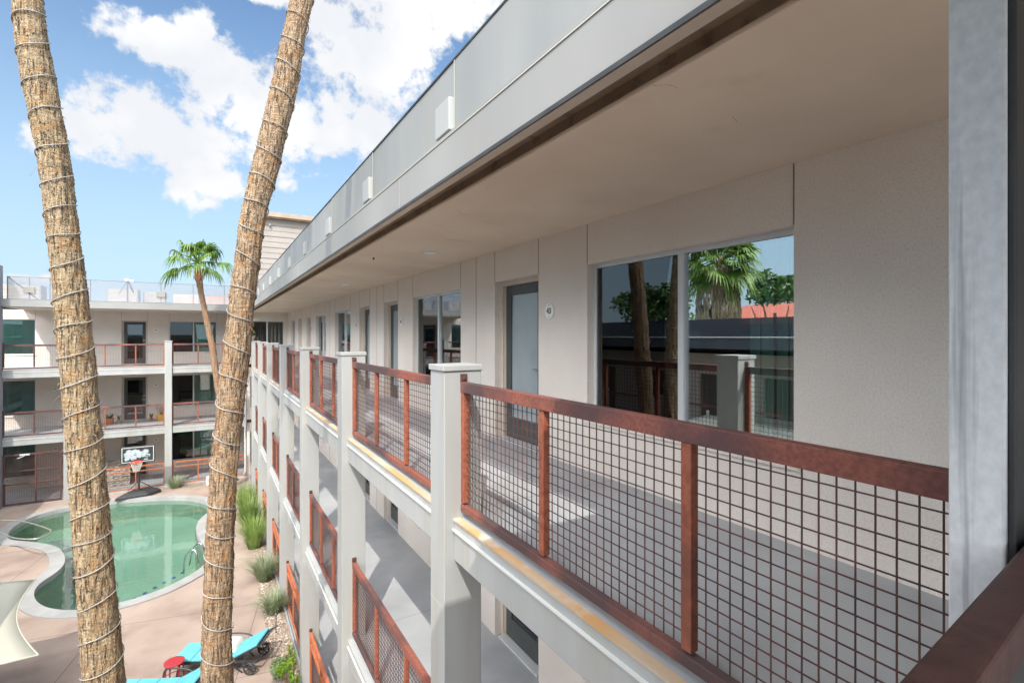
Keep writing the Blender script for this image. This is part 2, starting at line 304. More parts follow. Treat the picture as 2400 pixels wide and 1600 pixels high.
# ------------------------------------------------------------------ mesh helpers
class MB:
    def __init__(s): s.v = []; s.f = []
    def box(s, x0, x1, y0, y1, z0, z1):
        n = len(s.v)
        s.v += [(x0, y0, z0), (x1, y0, z0), (x1, y1, z0), (x0, y1, z0), (x0, y0, z1), (x1, y0, z1), (x1, y1, z1), (x0, y1, z1)]
        s.f += [tuple(n + i for i in q) for q in ((0, 3, 2, 1), (4, 5, 6, 7), (0, 1, 5, 4), (1, 2, 6, 5), (2, 3, 7, 6), (3, 0, 4, 7))]
        return s
    def bar(s, a, b, w, h=None, up=(0, 0, 1)):
        h = h or w; a = Vector(a); b = Vector(b); d = (b - a).normalized(); up = Vector(up)
        if abs(d.dot(up)) > .98: up = Vector((0, 1, 0))
        r = d.cross(up).normalized() * (w / 2); u = r.cross(d).normalized() * (h / 2)
        n = len(s.v)
        for p in (a, b): s.v += [tuple(p - r - u), tuple(p + r - u), tuple(p + r + u), tuple(p - r + u)]
        s.f += [tuple(n + i for i in q) for q in ((0, 1, 2, 3), (7, 6, 5, 4), (0, 4, 5, 1), (1, 5, 6, 2), (2, 6, 7, 3), (3, 7, 4, 0))]
        return s
    def tube(s, pts, r, seg=8, cap=True):
        pts = [Vector(p) for p in pts]; rs = r if isinstance(r, (list, tuple)) else [r] * len(pts)
        base = len(s.v); ref = Vector((0, 0, 1))
        for i, p in enumerate(pts):
            d = (pts[min(i + 1, len(pts) - 1)] - pts[max(i - 1, 0)]).normalized()
            u = ref - d * ref.dot(d)
            if u.length < .1: u = Vector((1, 0, 0)) - d * d.x
            u.normalize(); w = d.cross(u)
            if i: 
                u = (prev - d * prev.dot(d)).normalized(); w = d.cross(u)
            prev = u
            for k in range(seg):
                a = 2 * math.pi * k / seg
                s.v.append(tuple(p + (u * math.cos(a) + w * math.sin(a)) * rs[i]))
        for i in range(len(pts) - 1):
            for k in range(seg):
                a = base + i * seg + k; b_ = base + i * seg + (k + 1) % seg
                s.f.append((a, b_, b_ + seg, a + seg))
        if cap:
            s.f.append(tuple(base + k for k in reversed(range(seg))))
            s.f.append(tuple(base + (len(pts) - 1) * seg + k for k in range(seg)))
        return s
    def lathe(s, c, prof, seg=20):
        base = len(s.v)
        for (r, z) in prof:
            for k in range(seg):
                a = 2 * math.pi * k / seg
                s.v.append((c[0] + r * math.cos(a), c[1] + r * math.sin(a), c[2] + z))
        for i in range(len(prof) - 1):
            for k in range(seg):
                a = base + i * seg + k; b_ = base + i * seg + (k + 1) % seg
                s.f.append((a, b_, b_ + seg, a + seg))
        s.f.append(tuple(base + k for k in reversed(range(seg))))
        s.f.append(tuple(base + (len(prof) - 1) * seg + k for k in range(seg)))
        return s
    def poly(s, pts):
        n = len(s.v); s.v += [tuple(p) for p in pts]; s.f.append(tuple(range(n, n + len(pts)))); return s
    def prism(s, pts, z0, z1):
        n = len(s.v); k = len(pts)
        s.v += [(p[0], p[1], z0) for p in pts] + [(p[0], p[1], z1) for p in pts]
        s.f.append(tuple(range(n + k, n + 2 * k))); s.f.append(tuple(reversed(range(n, n + k))))
        for i in range(k):
            j = (i + 1) % k; s.f.append((n + i, n + j, n + k + j, n + k + i))
        return s
    def build(s, name, m, parent=None, bevel=0, smooth=False, local=False):
        me = bpy.data.meshes.new(name)
        off = Vector((0, 0, 0)); p = parent
        while p is not None and not local:
            off += p.location; p = p.parent
        me.from_pydata([tuple(Vector(v) - off) for v in s.v], [], s.f); me.update()
        me.materials.append(M[m] if isinstance(m, str) else m)
        if smooth:
            for q in me.polygons: q.use_smooth = True
        o = bpy.data.objects.new(name, me); COL.objects.link(o)
        if parent: o.parent = parent
        if bevel:
            bv = o.modifiers.new('bevel', 'BEVEL'); bv.width = bevel; bv.segments = 2; bv.limit_method = 'ANGLE'
        return o
def tag(o, label=None, cat=None, group=None, kind=None):
    if label: o['label'] = label
    if cat: o['category'] = cat
    if group: o['group'] = group
    if kind: o['kind'] = kind
    return o
def thing(name, loc, label, cat, group=None, rz=0):
    o = bpy.data.objects.new(name, None); COL.objects.link(o); o.location = loc; o.rotation_euler = (0, 0, rz)
    o.empty_display_size = .2
    return tag(o, label, cat, group)
KIDS = {}
def copy_tree(o, parent=None, kids=None):
    c = o.copy(); COL.objects.link(c); c.parent = parent
    for ch in [x for x in bpy.data.objects if x.parent == o]:
        copy_tree(ch, c)
    return c
def text(body, size, m, parent, loc, rot, name='number', ext=.002, bold=.0):
    cu = bpy.data.curves.new('t', 'FONT'); cu.body = body; cu.size = size; cu.extrude = ext; cu.align_x = 'CENTER'; cu.align_y = 'CENTER'; cu.offset = bold
    t = bpy.data.objects.new('t', cu); COL.objects.link(t)
    bpy.context.view_layer.update()
    me = bpy.data.meshes.new_from_object(t.evaluated_get(bpy.context.evaluated_depsgraph_get()))
    bpy.data.objects.remove(t); me.materials.clear(); me.materials.append(M[m])
    o = bpy.data.objects.new(name, me); COL.objects.link(o); o.parent = parent; o.location = loc; o.rotation_euler = rot
    return o

F = (0.02, 2.69, 5.351)      # floor heights
HC = 2.50                    # clear height
ROOF = 7.851

# ------------------------------------------------------------------ ground, pool
POOL = [(-5.8, 22.92), (-5.9, 23.53), (-5.88, 24.11), (-5.7, 24.82), (-5.27, 25.3), (-4.71, 25.55), (-4.08, 25.66), (-3.51, 25.64), (-2.82, 25.5), (-1.97, 25.22), (-1.11, 24.75), (-0.52, 24.2), (-0.16, 23.55), (-0.0, 22.78), (-0.08, 22.1), (-0.34, 21.48), (-0.44, 20.65), (-0.39, 19.71), (-0.2, 18.7), (-0.07, 18.0), (-0.09, 17.4), (-0.23, 16.97), (-0.42, 16.68), (-0.73, 16.34), (-1.12, 16.03), (-1.57, 15.84), (-1.97, 15.77), (-2.38, 15.78), (-2.8, 15.89), (-3.13, 16.1), (-3.48, 16.45), (-3.75, 16.92), (-3.92, 17.43), (-3.97, 17.85), (-3.92, 18.22), (-3.77, 18.61), (-3.68, 19.07), (-3.71, 19.57), (-3.89, 20.31), (-4.17, 20.96), (-4.55, 21.48), (-5.03, 21.95), (-5.45, 22.32), (-5.68, 22.6)]
def smooth_loop(p, n=4):
    out = []; k = len(p)
    for i in range(k):
        a, b, c, d = (Vector(p[(i + j) % k]) for j in (-1, 0, 1, 2))
        for q in range(n):
            t = q / n
            out.append(tuple(.5 * ((2 * b) + (c - a) * t + (2 * a - 5 * b + 4 * c - d) * t * t + (3 * b - a - 3 * c + d) * t ** 3)))
    for _ in range(3):
        out = [tuple((Vector(out[i - 1]) + 2 * Vector(out[i]) + Vector(out[(i + 1) % len(out)])) / 4) for i in range(len(out))]
    return out
POOL = smooth_loop(POOL)
def offset(p, d):
    k = len(p); out = []
    for i in range(k):
        t = (Vector(p[(i + 2) % k]) - Vector(p[i - 2])).normalized()
        n = Vector((-t.y, t.x)); out.append(tuple(Vector(p[i]) + n * d))
    return out
area = sum(POOL[i][0] * POOL[(i + 1) % len(POOL)][1] - POOL[(i + 1) % len(POOL)][0] * POOL[i][1] for i in range(len(POOL)))
OUT = offset(POOL, .34 if area < 0 else -.34)
def sheet_with_hole(name, outer, hole, z, m, **kw):
    o3 = [Vector((x, y, z)) for x, y in outer]; h3 = [Vector((x, y, z)) for x, y in hole]
    tr = mgeo.tessellate_polygon([o3, h3]); b = MB(); b.v = [tuple(v) for v in o3 + h3]; b.f = [tuple(q) for q in tr]
    return b.build(name, m)
deck = sheet_with_hole('deck', [(-60, -40), (60, -40), (60, 60), (-60, 60)], OUT, 0, 'deck'); tag(deck, kind='structure')
far = MB()
far.box(-700, -60, -700, 700, -.3, -.004).box(60, 700, -700, 700, -.3, -.004).box(-60, 60, 60, 700, -.3, -.004).box(-60, 60, -700, -40, -.3, -.004)
tag(far.build('ground', 'gravel'), kind='structure')
pool = thing('swimming_pool', (-2.3, 20, 0), 'kidney shaped swimming pool of green water with pale concrete rim', 'swimming pool')
b = MB(); k = len(POOL)
for i in range(k):
    j = (i + 1) % k
    A, B_, C_, D_ = POOL[i], POOL[j], OUT[j], OUT[i]
    b.poly([(*A, .035), (*B_, .035), (*C_, .035), (*D_, .035)])
    b.poly([(*D_, .035), (*C_, .035), (*C_, -.05), (*D_, -.05)])
    b.poly([(*B_, .035), (*A, .035), (*A, -.16), (*B_, -.16)])
b.build('coping', 'coping', pool)
IN = offset(POOL, -.02 if area < 0 else .02)
b = MB()
for i in range(k):
    j = (i + 1) % k
    b.poly([(*IN[j], -.13), (*IN[i], -.13), (*IN[i], -2.2), (*IN[j], -2.2)])
    b.v[-1] = b.v[-1]
def depth(x, y): return -.75 - .9 * max(0, min(1, (24.5 - y) / 7))
cxp, cyp = -2.3, 19.5
fl = mgeo.tessellate_polygon([[Vector((x, y, 0)) for x, y in IN]])
n0 = len(b.v); b.v += [(x, y, depth(x, y)) for x, y in IN]; b.f += [tuple(n0 + i for i in q) for q in fl]
b.build('basin', 'basin', pool)
w = MB(); w.v = [(x, y, -.11) for x, y in POOL]
def upw(q):
    a, b2, c2 = (Vector(POOL[i]) for i in q); return tuple(q) if (b2 - a).cross(c2 - a) > 0 else tuple(reversed(q))
w.f = [upw(q) for q in fl]; w.build('water', 'water', pool)
b = MB()
for i, (x, y) in enumerate(((-4.6, 21.9), (-4.25, 21.55), (-3.9, 21.2))):
    b.lathe((x + .1, y + .1, -1.5), [(.62 - .02 * i, 0), (.62, 1.22 - .16 * i), (.55, 1.25 - .16 * i)], 24)
b.build('step', 'coping', pool)
b = MB()
for i in range(8):
    x = -2.5 + i * .24; y = 18.85 + i * .19
    MB().box(x - .05, x + .05, y - .05, y + .05, depth(x, y) + .01, depth(x, y) + .02).build('depth_tile', M['tile'], pool)
hr = MB()
P = [(-5.9, 21.35, 0), (-5.9, 21.35, .62), (-5.62, 21.2, .74), (-5.0, 20.3, .72), (-4.5, 19.95, .70), (-4.28, 20.05, .70), (-4.2, 20.35, .70), (-4.35, 20.75, .72), (-5.2, 21.9, .74), (-5.85, 22.35, .74), (-6.1, 22.5, .6), (-6.1, 22.5, 0)]
def crv(P, n=6):
    out = []
    for i in range(len(P) - 1):
        a, b_, c, d = (Vector(P[max(0, min(len(P) - 1, i + j))]) for j in (-1, 0, 1, 2))
        for q in range(n):
            t = q / n
            out.append(.5 * ((2 * b_) + (c - a) * t + (2 * a - 5 * b_ + 4 * c - d) * t * t + (3 * b_ - a - 3 * c + d) * t ** 3))
    out.append(Vector(P[-1])); return out
hr.tube(crv(P, 5), .022, 8); hr.build('handrail', 'steel', pool, smooth=True)
b = MB(); b.tube(crv([(-.28, 17.1, .05), (-.4, 17.25, .45), (-.62, 17.35, .3), (-.68, 17.4, -.2)], 5), .02).tube(crv([(-.1, 17.6, .05), (-.25, 17.7, .45), (-.45, 17.8, .3), (-.55, 17.85, -.2)], 5), .02)
b.build('ladder', 'chrome', pool, smooth=True)

b = MB(); b.box(1.08, 1.556, 5, 26.6, -.05, .012); b.box(-1.4, 1.1, 26.35, 26.8, -.05, .012)
tag(b.build('gravel_bed', 'gravel'), 'strip of brown gravel along the foot of the columns', kind='structure')
random.seed(3); b = MB()
for i in range(2600):
    x = random.uniform(1.09, 1.46); y = random.uniform(8.5, 24); r = random.uniform(.008, .024)
    if random.random() < .06: r *= 1.8
    a = random.random() * 6; n = len(b.v)
    for q in range(4): b.v.append((x + r * math.cos(a + q * 1.57), y + r * math.sin(a + q * 1.57) * random.uniform(.6, 1), .012))
    b.v.append((x, y, .012 + r * .8)); b.f += [(n, n + 1, n + 4), (n + 1, n + 2, n + 4), (n + 2, n + 3, n + 4), (n + 3, n, n + 4)]
tag(b.build('gravel', mat('pebble', (.34, .25, .19), (.55, .46, .38), 14, .9, coord='World', lo=.45, hi=.55)), 'loose brown pebbles lying on the planting strip', 'gravel', kind='stuff')

# ------------------------------------------------------------------ building helpers
def FR(kind, p):
    if kind == 'near': return lambda u0, u1, n0, n1, z0, z1: (p + n0, p + n1, u0, u1, z0, z1)
    if kind == 'far': return lambda u0, u1, n0, n1, z0, z1: (u0, u1, p + n0, p + n1, z0, z1)
    if kind == 'opp': return lambda u0, u1, n0, n1, z0, z1: (p - n1, p - n0, u0, u1, z0, z1)
def wall(mb, fr, u0, u1, z0, z1, ops, th=.2):
    u = u0
    for (a, b_, za, zb) in sorted(ops):
        if a > u: mb.box(*fr(u, a, 0, th, z0, z1))
        if za > z0: mb.box(*fr(a, b_, 0, th, z0, za))
        if zb < z1: mb.box(*fr(a, b_, 0, th, zb, z1))
        u = b_
    if u1 > u: mb.box(*fr(u, u1, 0, th, z0, z1))
def window(parent, fr, a, b_, za, zb, flip=False, blind='blind', glass='glass', split=.5, single=False, dark2=False, cover=1.0, lab=None):
    """flip False: the screened sash is at the high-u end"""
    f = MB(); w = .038
    f.box(*fr(a, b_, .08, .14, za, za + w)).box(*fr(a, b_, .08, .14, zb - w, zb))
    f.box(*fr(a, a + w, .083, .137, za + w, zb - w)).box(*fr(b_ - w, b_, .083, .137, za + w, zb - w))
    m_ = a + (b_ - a) * split
    if not single: f.box(*fr(m_ - .03, m_ + .03, .075, .137, za + w, zb - w))
    o = f.build('window', 'alu', parent, bevel=.004)
    if lab: o['label'] = lab
    halves = [(a + w, m_ - .03), (m_ + .03, b_ - w)] if not single else [(a + w, b_ - w)]
    if flip: halves = halves[::-1]
    clear = halves[0]
    MB().box(*fr(clear[0], clear[1], .108, .114, za + w, zb - w)).build('pane', glass, o)
    if len(halves) > 1:
        s0, s1 = halves[1]
        MB().box(*fr(s0, s1, .100, .106, za + w, zb - w)).build('pane', 'glassdim', o)
        MB().box(*fr(s0, s1, .125, .128, za + w, zb - w)).build('insect_screen', 'darkscreen', o)
    if blind:
        v = MB(); c0, c1 = clear
        if cover < 1: 
            if flip: c0 = c1 - (c1 - c0) * cover
            else: c1 = c0 + (c1 - c0) * cover
        n = max(4, int((c1 - c0) / .085)); st = (c1 - c0) / n
        for i in range(n):
            x = c0 + i * st; tilt = .035 + .012 * math.sin(i * 2.3)
            q0 = fr(x, x + st * 1.05, .18, .18 + tilt, za + .05, zb - .05)
            # slat as a thin angled quad
            if fr(0, 1, 0, 0, 0, 0)[0] == 0 and fr(0, 1, 0, 0, 0, 0)[1] == 1:
                p0 = (q0[0], q0[2]); p1 = (q0[1], q0[3])
            else:
                p0 = (fr(0, 0, .18, .18, 0, 0)[0], q0[2]); p1 = (fr(0, 0, .18 + tilt, .18 + tilt, 0, 0)[0], q0[3])
            v.poly([(*p0, za + .05), (*p1, za + .05), (*p1, zb - .05), (*p0, zb - .05)])
        v.build('blind', blind, o)
    MB().box(*fr(a - .05, b_ + .05, -.03, .079, za - .05, za - .002)).build('sill', 'stucco', o, bevel=.008)
    return o
def door(parent, fr, a, b_, z0, zb, hand=0, glass='glassfar', back='interior', lab=None):
    f = MB()
    f.box(*fr(a, a + .06, .09, .16, z0, zb)).box(*fr(b_ - .06, b_, .09, .16, z0, zb)).box(*fr(a + .06, b_ - .06, .09, .16, zb - .06, zb))
    f.box(*fr(a + .06, a + .085, .115, .16, z0, zb - .06)).box(*fr(b_ - .085, b_ - .06, .115, .16, z0, zb - .06))
    fo = f
    A, B2 = a + .085, b_ - .085; zt = zb - .065; zl = z0 + .03
    l = MB(); s = .125
    l.box(*fr(A, A + s, .13, .17, zl, zt)).box(*fr(B2 - s, B2, .13, .17, zl, zt)).box(*fr(A + s, B2 - s, .13, .17, zl, zl + .26)).box(*fr(A + s, B2 - s, .13, .17, zt - s, zt))
    o = l.build('door', 'doorleaf', parent, bevel=.004)
    if lab: o['label'] = lab
    fo.build('frame', 'trimtan', o, bevel=.006)
    MB().box(*fr(A + s, B2 - s, .147, .153, zl + .26, zt - s)).build('pane', glass, o)
    if back != 'interior': MB().box(*fr(A + s, B2 - s, .158, .162, zl + .26, zt - s)).build('blind', back, o)
    MB().box(*fr(a + .06, b_ - .06, .02, .129, z0, z0 + .028)).build('threshold', 'alu', o)
    hu = A + .06 if hand == 0 else B2 - .06
    h = MB(); sgn = 1 if hand == 0 else -1
    h.box(*fr(hu - .03, hu + .03, .118, .13, z0 + .93, z0 + .99)).box(*fr(min(hu, hu + sgn * .12), max(hu, hu + sgn * .12), .09, .105, z0 + .95, z0 + .97)).box(*fr(hu - .01, hu + .01, .105, .118, z0 + .95, z0 + .97))
    h.box(*fr(hu - .028, hu + .028, .112, .13, z0 + 1.12, z0 + 1.176))
    h.build('handle', 'chrome', o, bevel=.004)
    return o

RCACHE = {}
def railing(parent, x, y, z, L, ups=(0.025, 1.01, 2.02, -0.025), rot=0, double=False, rustm='rust', meshes=True, name='railing', lab=None):
    """runs along local +Y, local floor at z=0; part railing with sub-parts"""
    key = (round(L, 3), double, rustm, tuple(ups), meshes)
    off = Vector((0, 0, 0)); p = parent
    while p is not None: off += p.location; p = p.parent
    us = [u if u > 0 else L + u for u in ups]
    if key not in RCACHE:
        parts = []
        t = MB().box(-.027, .027, 0, L, .945, 1.022)
        if double: t = MB().box(-.025, .025, 0, L, 1.0, 1.06)
        parts.append(('top', t, rustm, .004))
        if double: parts.append(('middle_rail', MB().box(-.02, .02, .05, L - .05, .80, .845), rustm, .003))
        parts.append(('bottom_rail', MB().box(-.025, .025, 0, L, .055, .105), rustm, .004))
        zt = .80 if double else .945
        for u in us:
            parts.append(('upright', MB().box(-.022, .022, u - .025, u + .025, .12, zt - .001 if not double else .999), 'rustup' if rustm == 'rust' else rustm, .003))
        if meshes:
            w = MB(); r = .0021
            for a, b_ in zip(us[:-1], us[1:]):
                a += .025; b_ -= .025; n = max(2, round((b_ - a) / .0525)); st = (b_ - a) / n
                for i in range(1, n): w.box(-r, r, a + i * st - r, a + i * st + r, .12, zt)
                m_ = int((zt - .12) / .0525)
                for i in range(1, m_ + 1): w.box(r, 3 * r, a, b_, .12 + i * .0525 - r, .12 + i * .0525 + r)
            parts.append(('wire_mesh', w, 'wire', 0))
        for e, sg in ((0, 1), (L, -1)):
            br = MB(); ya, yb = sorted((e, e + sg * .012)); zz = 1.06 if double else 1.022
            br.box(-.028, .028, ya, yb, zz + .001, zz + .06)
            ya, yb = sorted((e + sg * .012, e + sg * .026)); br.box(-.010, .010, ya, yb, zz + .02, zz + .042)
            parts.append(('bracket', br, 'rustdark', .002))
        objs = []
        for nme, mbx, mm, bv in parts:
            o = mbx.build(name if nme == 'top' else nme, mm, None, bevel=bv, local=True); objs.append(o)
        for o in objs[1:]: o.parent = objs[0]
        RCACHE[key] = objs
        root = objs[0]; root.parent = parent
    else:
        src = RCACHE[key]
        root = src[0].copy(); COL.objects.link(root); root.parent = parent
        for c in src[1:]:
            d = c.copy(); COL.objects.link(d); d.parent = root
    root.location = Vector((x, y, z)) - off; root.rotation_euler = (0, 0, rot)
    if lab: root['label'] = lab
    return root

def column(parent, x0, x1, y0, y1, z1=6.50, cap=True):
    o = MB().box(x0, x1, y0, y1, 0, z1 - .045).build('column', 'white', parent, bevel=.006)
    if cap: MB().box(x0 - .012, x1 + .012, y0 - .012, y1 + .012, z1 - .044, z1).build('cap', 'white', o, bevel=.005)
    # seams of the metal cladding
    s = MB()
    for z in (2.05, 4.7): MB().box(x0 - .0012, x1 + .0012, y0 - .0012, y1 + .0012, z, z + .004).build('seam', 'seam', o)
    return o

# ------------------------------------------------------------------ near wing (runs along Y on the right)
WX = 3.27; YA = -9.0; YE = 27.05
nw = thing('apartment_building', (WX, 13, 0), 'three storey stucco apartment wing on the right with open walkways and mesh railings', 'apartment building', 'wings of the apartment court')
fr = FR('near', WX)
WIN = [(1.83, 3.92), (6.91, 9.02), (13.93, 15.92), (17.36, 19.2), (24.35, 25.8)]
DOR = [(4.80, 5.84, 0, 4.572, '43'), (9.89, 10.86, 0, 9.67, '42'), (12.0, 12.97, 1, 13.25, '41'), (20.28, 21.2, 1, 20.0, '40'), (22.47, 23.4, 0, 23.62, '39')]
for li, fz in enumerate(F):
    ops = [(a, b_, fz + .54, fz + 2.09) for a, b_ in WIN] + [(a, b_, fz, fz + 2.09) for a, b_, *_ in DOR]
    wb = MB(); wall(wb, fr, YA, YE, fz, fz + HC, ops); wb.build('wall', 'stucco', nw)
    j = MB()
    for a, b_, za, zb in ops:
        for u in (a, b_): MB().box(*fr(u - .004, u + .004, -.0025, .01, fz + 2.095, fz + HC - .003)).build('control_joint', 'joint', nw)
    for u in (5.84 + .55, 11.4, 16.7): MB().box(*fr(u - .004, u + .004, -.0025, .01, fz + .0, fz + HC - .003)).build('control_joint', 'joint', nw)
    for i, (a, b_) in enumerate(WIN):
        if li == 0 and i < 2: continue
        window(nw, fr, a, b_, fz + .54, fz + 2.09, blind='blindg' if i == 1 else 'blind', glass='glassclear' if i == 1 else 'glass', split=.47 if i == 0 else .5,
               cover=.45 if i == 0 else 1.0)
    for i, (a, b_, hand, pu, num) in enumerate(DOR):
        if li == 0 and i < 1: continue
        door(nw, fr, a, b_, fz, fz + 2.09, hand, 'frosted' if li == 2 else 'glassfar')
        if li >= 1:
            z = fz + 1.645
            pl = MB(); n = 28
            ring = [(pu + .0915 * math.cos(2 * math.pi * q / n), z + .0915 * math.sin(2 * math.pi * q / n)) for q in range(n)]
            pl.v = [(WX - .012, y, zz) for y, zz in ring] + [(WX - .0005, y, zz) for y, zz in ring]
            pl.f = [tuple(range(n))] + [(q, n + q, n + (q + 1) % n, (q + 1) % n) for q in range(n)]
            plo = pl.build('number_plaque', 'light', nw)
            if li == 2 and i == 0: plo['label'] = 'round white enamel plaque reading 43'
            rb = MB().tube([(WX - .0125, y, zz) for y, zz in ring + ring[:1]], .003, 5)
            rb.build('rim', 'alu', plo)
            if li == 2: text(num, .088, 'brown', plo, (-.015 , pu - 13, z) , (R(90), 0, R(-90)), bold=.0022)
            sc = MB()
            for dz in (.068, -.068): sc.box(WX - .0155, WX - .0118, pu - .005, pu + .005, z + dz - .005, z + dz + .005)
            sc.build('screw', 'dark', plo)
    if li:
        MB().box(1.784, WX + .62, YA, YE + .0, fz - .16, fz).build('floor_slab', 'floor', nw)
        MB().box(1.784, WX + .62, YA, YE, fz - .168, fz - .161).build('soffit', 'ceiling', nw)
    else:
        MB().box(1.556, WX + .62, YA, YE, -.2, fz).build('floor_slab', 'floor', nw)
MB().box(WX + .62, 14, YA, YE + 8, 0, 7.99).build('interior_wall', 'interior', nw)
# roof, soffit, fascia, screen
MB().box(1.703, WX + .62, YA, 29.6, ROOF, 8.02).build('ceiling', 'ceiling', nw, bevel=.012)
MB().box(1.64, 1.7025, YA, 29.6, 7.93, 8.02).build('recess_trim', 'brown', nw)
MB().box(1.6985, 1.7025, YA, 29.6, 7.872, 7.929).build('dark_band', 'brown', nw)
MB().box(1.470, 1.535, YA, 26.75, 7.846, 8.10).build('fascia_board', 'trimtan', nw)
MB().box(1.453, 1.4695, YA, 26.75, 7.85, 8.150).build('fascia', 'fascia', nw, bevel=.003)
MB().box(1.4475, 1.4527, YA, 26.75, 8.140, 8.1505).build('fascia_lip', 'seam', nw)
MB().box(1.447, 1.4525, YA, 26.75, 7.838, 7.862).build('drip_flashing', 'dark', nw)
MB().box(1.447, 14, YA, 27.05, 8.151, 8.165).build('roof', 'fascia', nw)
MB().box(1.536, 14, YA, 27.05, 8.03, 8.15).build('roof_deck', 'brown', nw)
for y in (1.1, 4.35, 7.7, 9.6, 14.4, 18.0, 22.5): MB().box(1.4518, 1.4528, y, y + .007, 7.866, 8.149).build('fascia_seam', 'seam', nw)
SX = 1.78
sp = MB(); ys = [YA + i * 2.5 + .38 for i in range(0, 15)]
for i, y in enumerate(ys):
    y1 = min(y + 2.492, 27.0)
    if y1 > y: sp.box(SX + (0.004 if i % 2 else 0), SX + .02, max(y, YA), y1, 8.19, 9.07)
sp.build('roof_screen', 'screen', nw, bevel=.002)
tr_ = MB().box(SX - .006, SX + .03, YA, 27.0, 9.072, 9.09).build('screen_cap', 'dark', nw)
for y in ys: MB().box(SX - .005, SX - .001, y - .006, y + .006, 8.166, 9.07).build('screen_seam', 'seam', nw)
MB().bar((SX - .012, -.2, 8.2), (SX - .012, 1.3, 9.05), .02, .02).build('screen_brace', 'seam', nw)
for i in range(10):
    y = 3.88 + i * 2.5
    if y > 26.5: break
    o = MB().box(SX - .055, SX - .004, y, y + .30, 8.47, 8.75).build('scupper_box', 'white', nw, bevel=.006)
    MB().box(SX - .033, SX - .007, y + .01, y + .29, 8.455, 8.469).build('opening', 'dark', o)  # dark strip standing in for the shadow under the box
for y in (6.36, 11.3, 16.25, 21.2):
    o = MB().lathe((2.55, y, ROOF - .012), [(.085, 0), (.095, .012)], 24).build('ceiling_light', 'light', nw)
    MB().lathe((2.55, y, ROOF - .009), [(.112, 0), (.118, .009)], 24).build('trim_ring', 'drip', o)
rnd = random.Random(12)
for cx_, cy_, L_ in ((1.82, 1.55, .12), (2.3, 1.6, .10), (1.9, 4.1, .20), (2.35, 5.4, .34), (1.80, 3.3, .12)):
    P = [Vector((cx_, cy_, ROOF - .0005))]; a = rnd.uniform(0, 6.28)
    for q in range(7):
        a += rnd.uniform(-.35, .35); P.append(P[-1] + Vector((math.cos(a), math.sin(a), 0)) * L_ / 7)
    MB().tube(P, [rnd.uniform(.0004, .0014) for _ in P], 4).build('hairline_crack', 'brown', nw)
MB().tube([(2.02, 7.2, ROOF - .001), (2.02, 7.2, ROOF - .03)], .012, 8).build('drain_stub', 'dark', nw)
for k in range(8):
    for fz in F[1:]: MB().box(1.79, WX - .002, .18 + k * 3.35, .184 + k * 3.35, fz + .0002, fz + .0012).build('floor_joint', 'joint', nw)
# columns, slab edges, railings
PITCH = 3.35; P0Y = .05
for k in range(0, 9):
    y = P0Y + PITCH * k
    if k < 8: column(nw, 1.475, 1.784, y, y + .268)
    if k == 8: continue
    ya = y + .268; yb = P0Y + PITCH * (k + 1)
    if k == 7: continue
    for li in (1, 2):
        fz = F[li]
        if li == 1 and k < 1: continue
        o = MB().box(1.556, 1.7835, ya, yb, fz - .303, fz - .008).build('slab_edge', 'white', nw, bevel=.004)
        MB().box(1.546, 1.607, ya, yb, fz - .0075, fz + .006).build('edge_flashing', 'stain' if (li == 2 and k != 3) else 'white', o)
        MB().box(1.6075, 1.7835, ya, yb, fz - .0075, fz).build('edge_floor', 'floor', o)
        MB().box(1.538, 1.5555, ya, yb, fz - .082, fz - .07).build('drip_edge', 'drip', o)
        railing(nw, 1.632, ya, fz, yb - ya)
    if k >= 2: railing(nw, 1.632, ya, F[0], yb - ya, double=True, rustm='rustor', name='railing')
# kerb at ground walkway
MB().box(1.53, 1.5555, 5, 26.7, 0, .10).build('kerb', 'white', nw)
o = MB().tube([(1.40, 26.62, 8.1), (1.40, 26.62, .35), (1.33, 26.5, .16)], .052, 12).build('downspout', 'white', nw, smooth=True)
# end wall closing the walkway with a wide window
for li in (0, 1, 2):
    fz = F[li]
    e = MB(); fe = FR('far', YE)
    wall(e, fe, 1.49, WX, fz, fz + HC, [(1.62, 3.12, fz + .54, fz + 2.09)]); e.build('wall', 'stucco', nw)
    window(nw, fe, 1.62, 3.12, fz + .54, fz + 2.09, flip=True, blind='darkscreen', glass='glassfar')
MB().box(1.5, WX, 27.9, 28.0, 0, 8).build('room_wall', 'interior', nw)

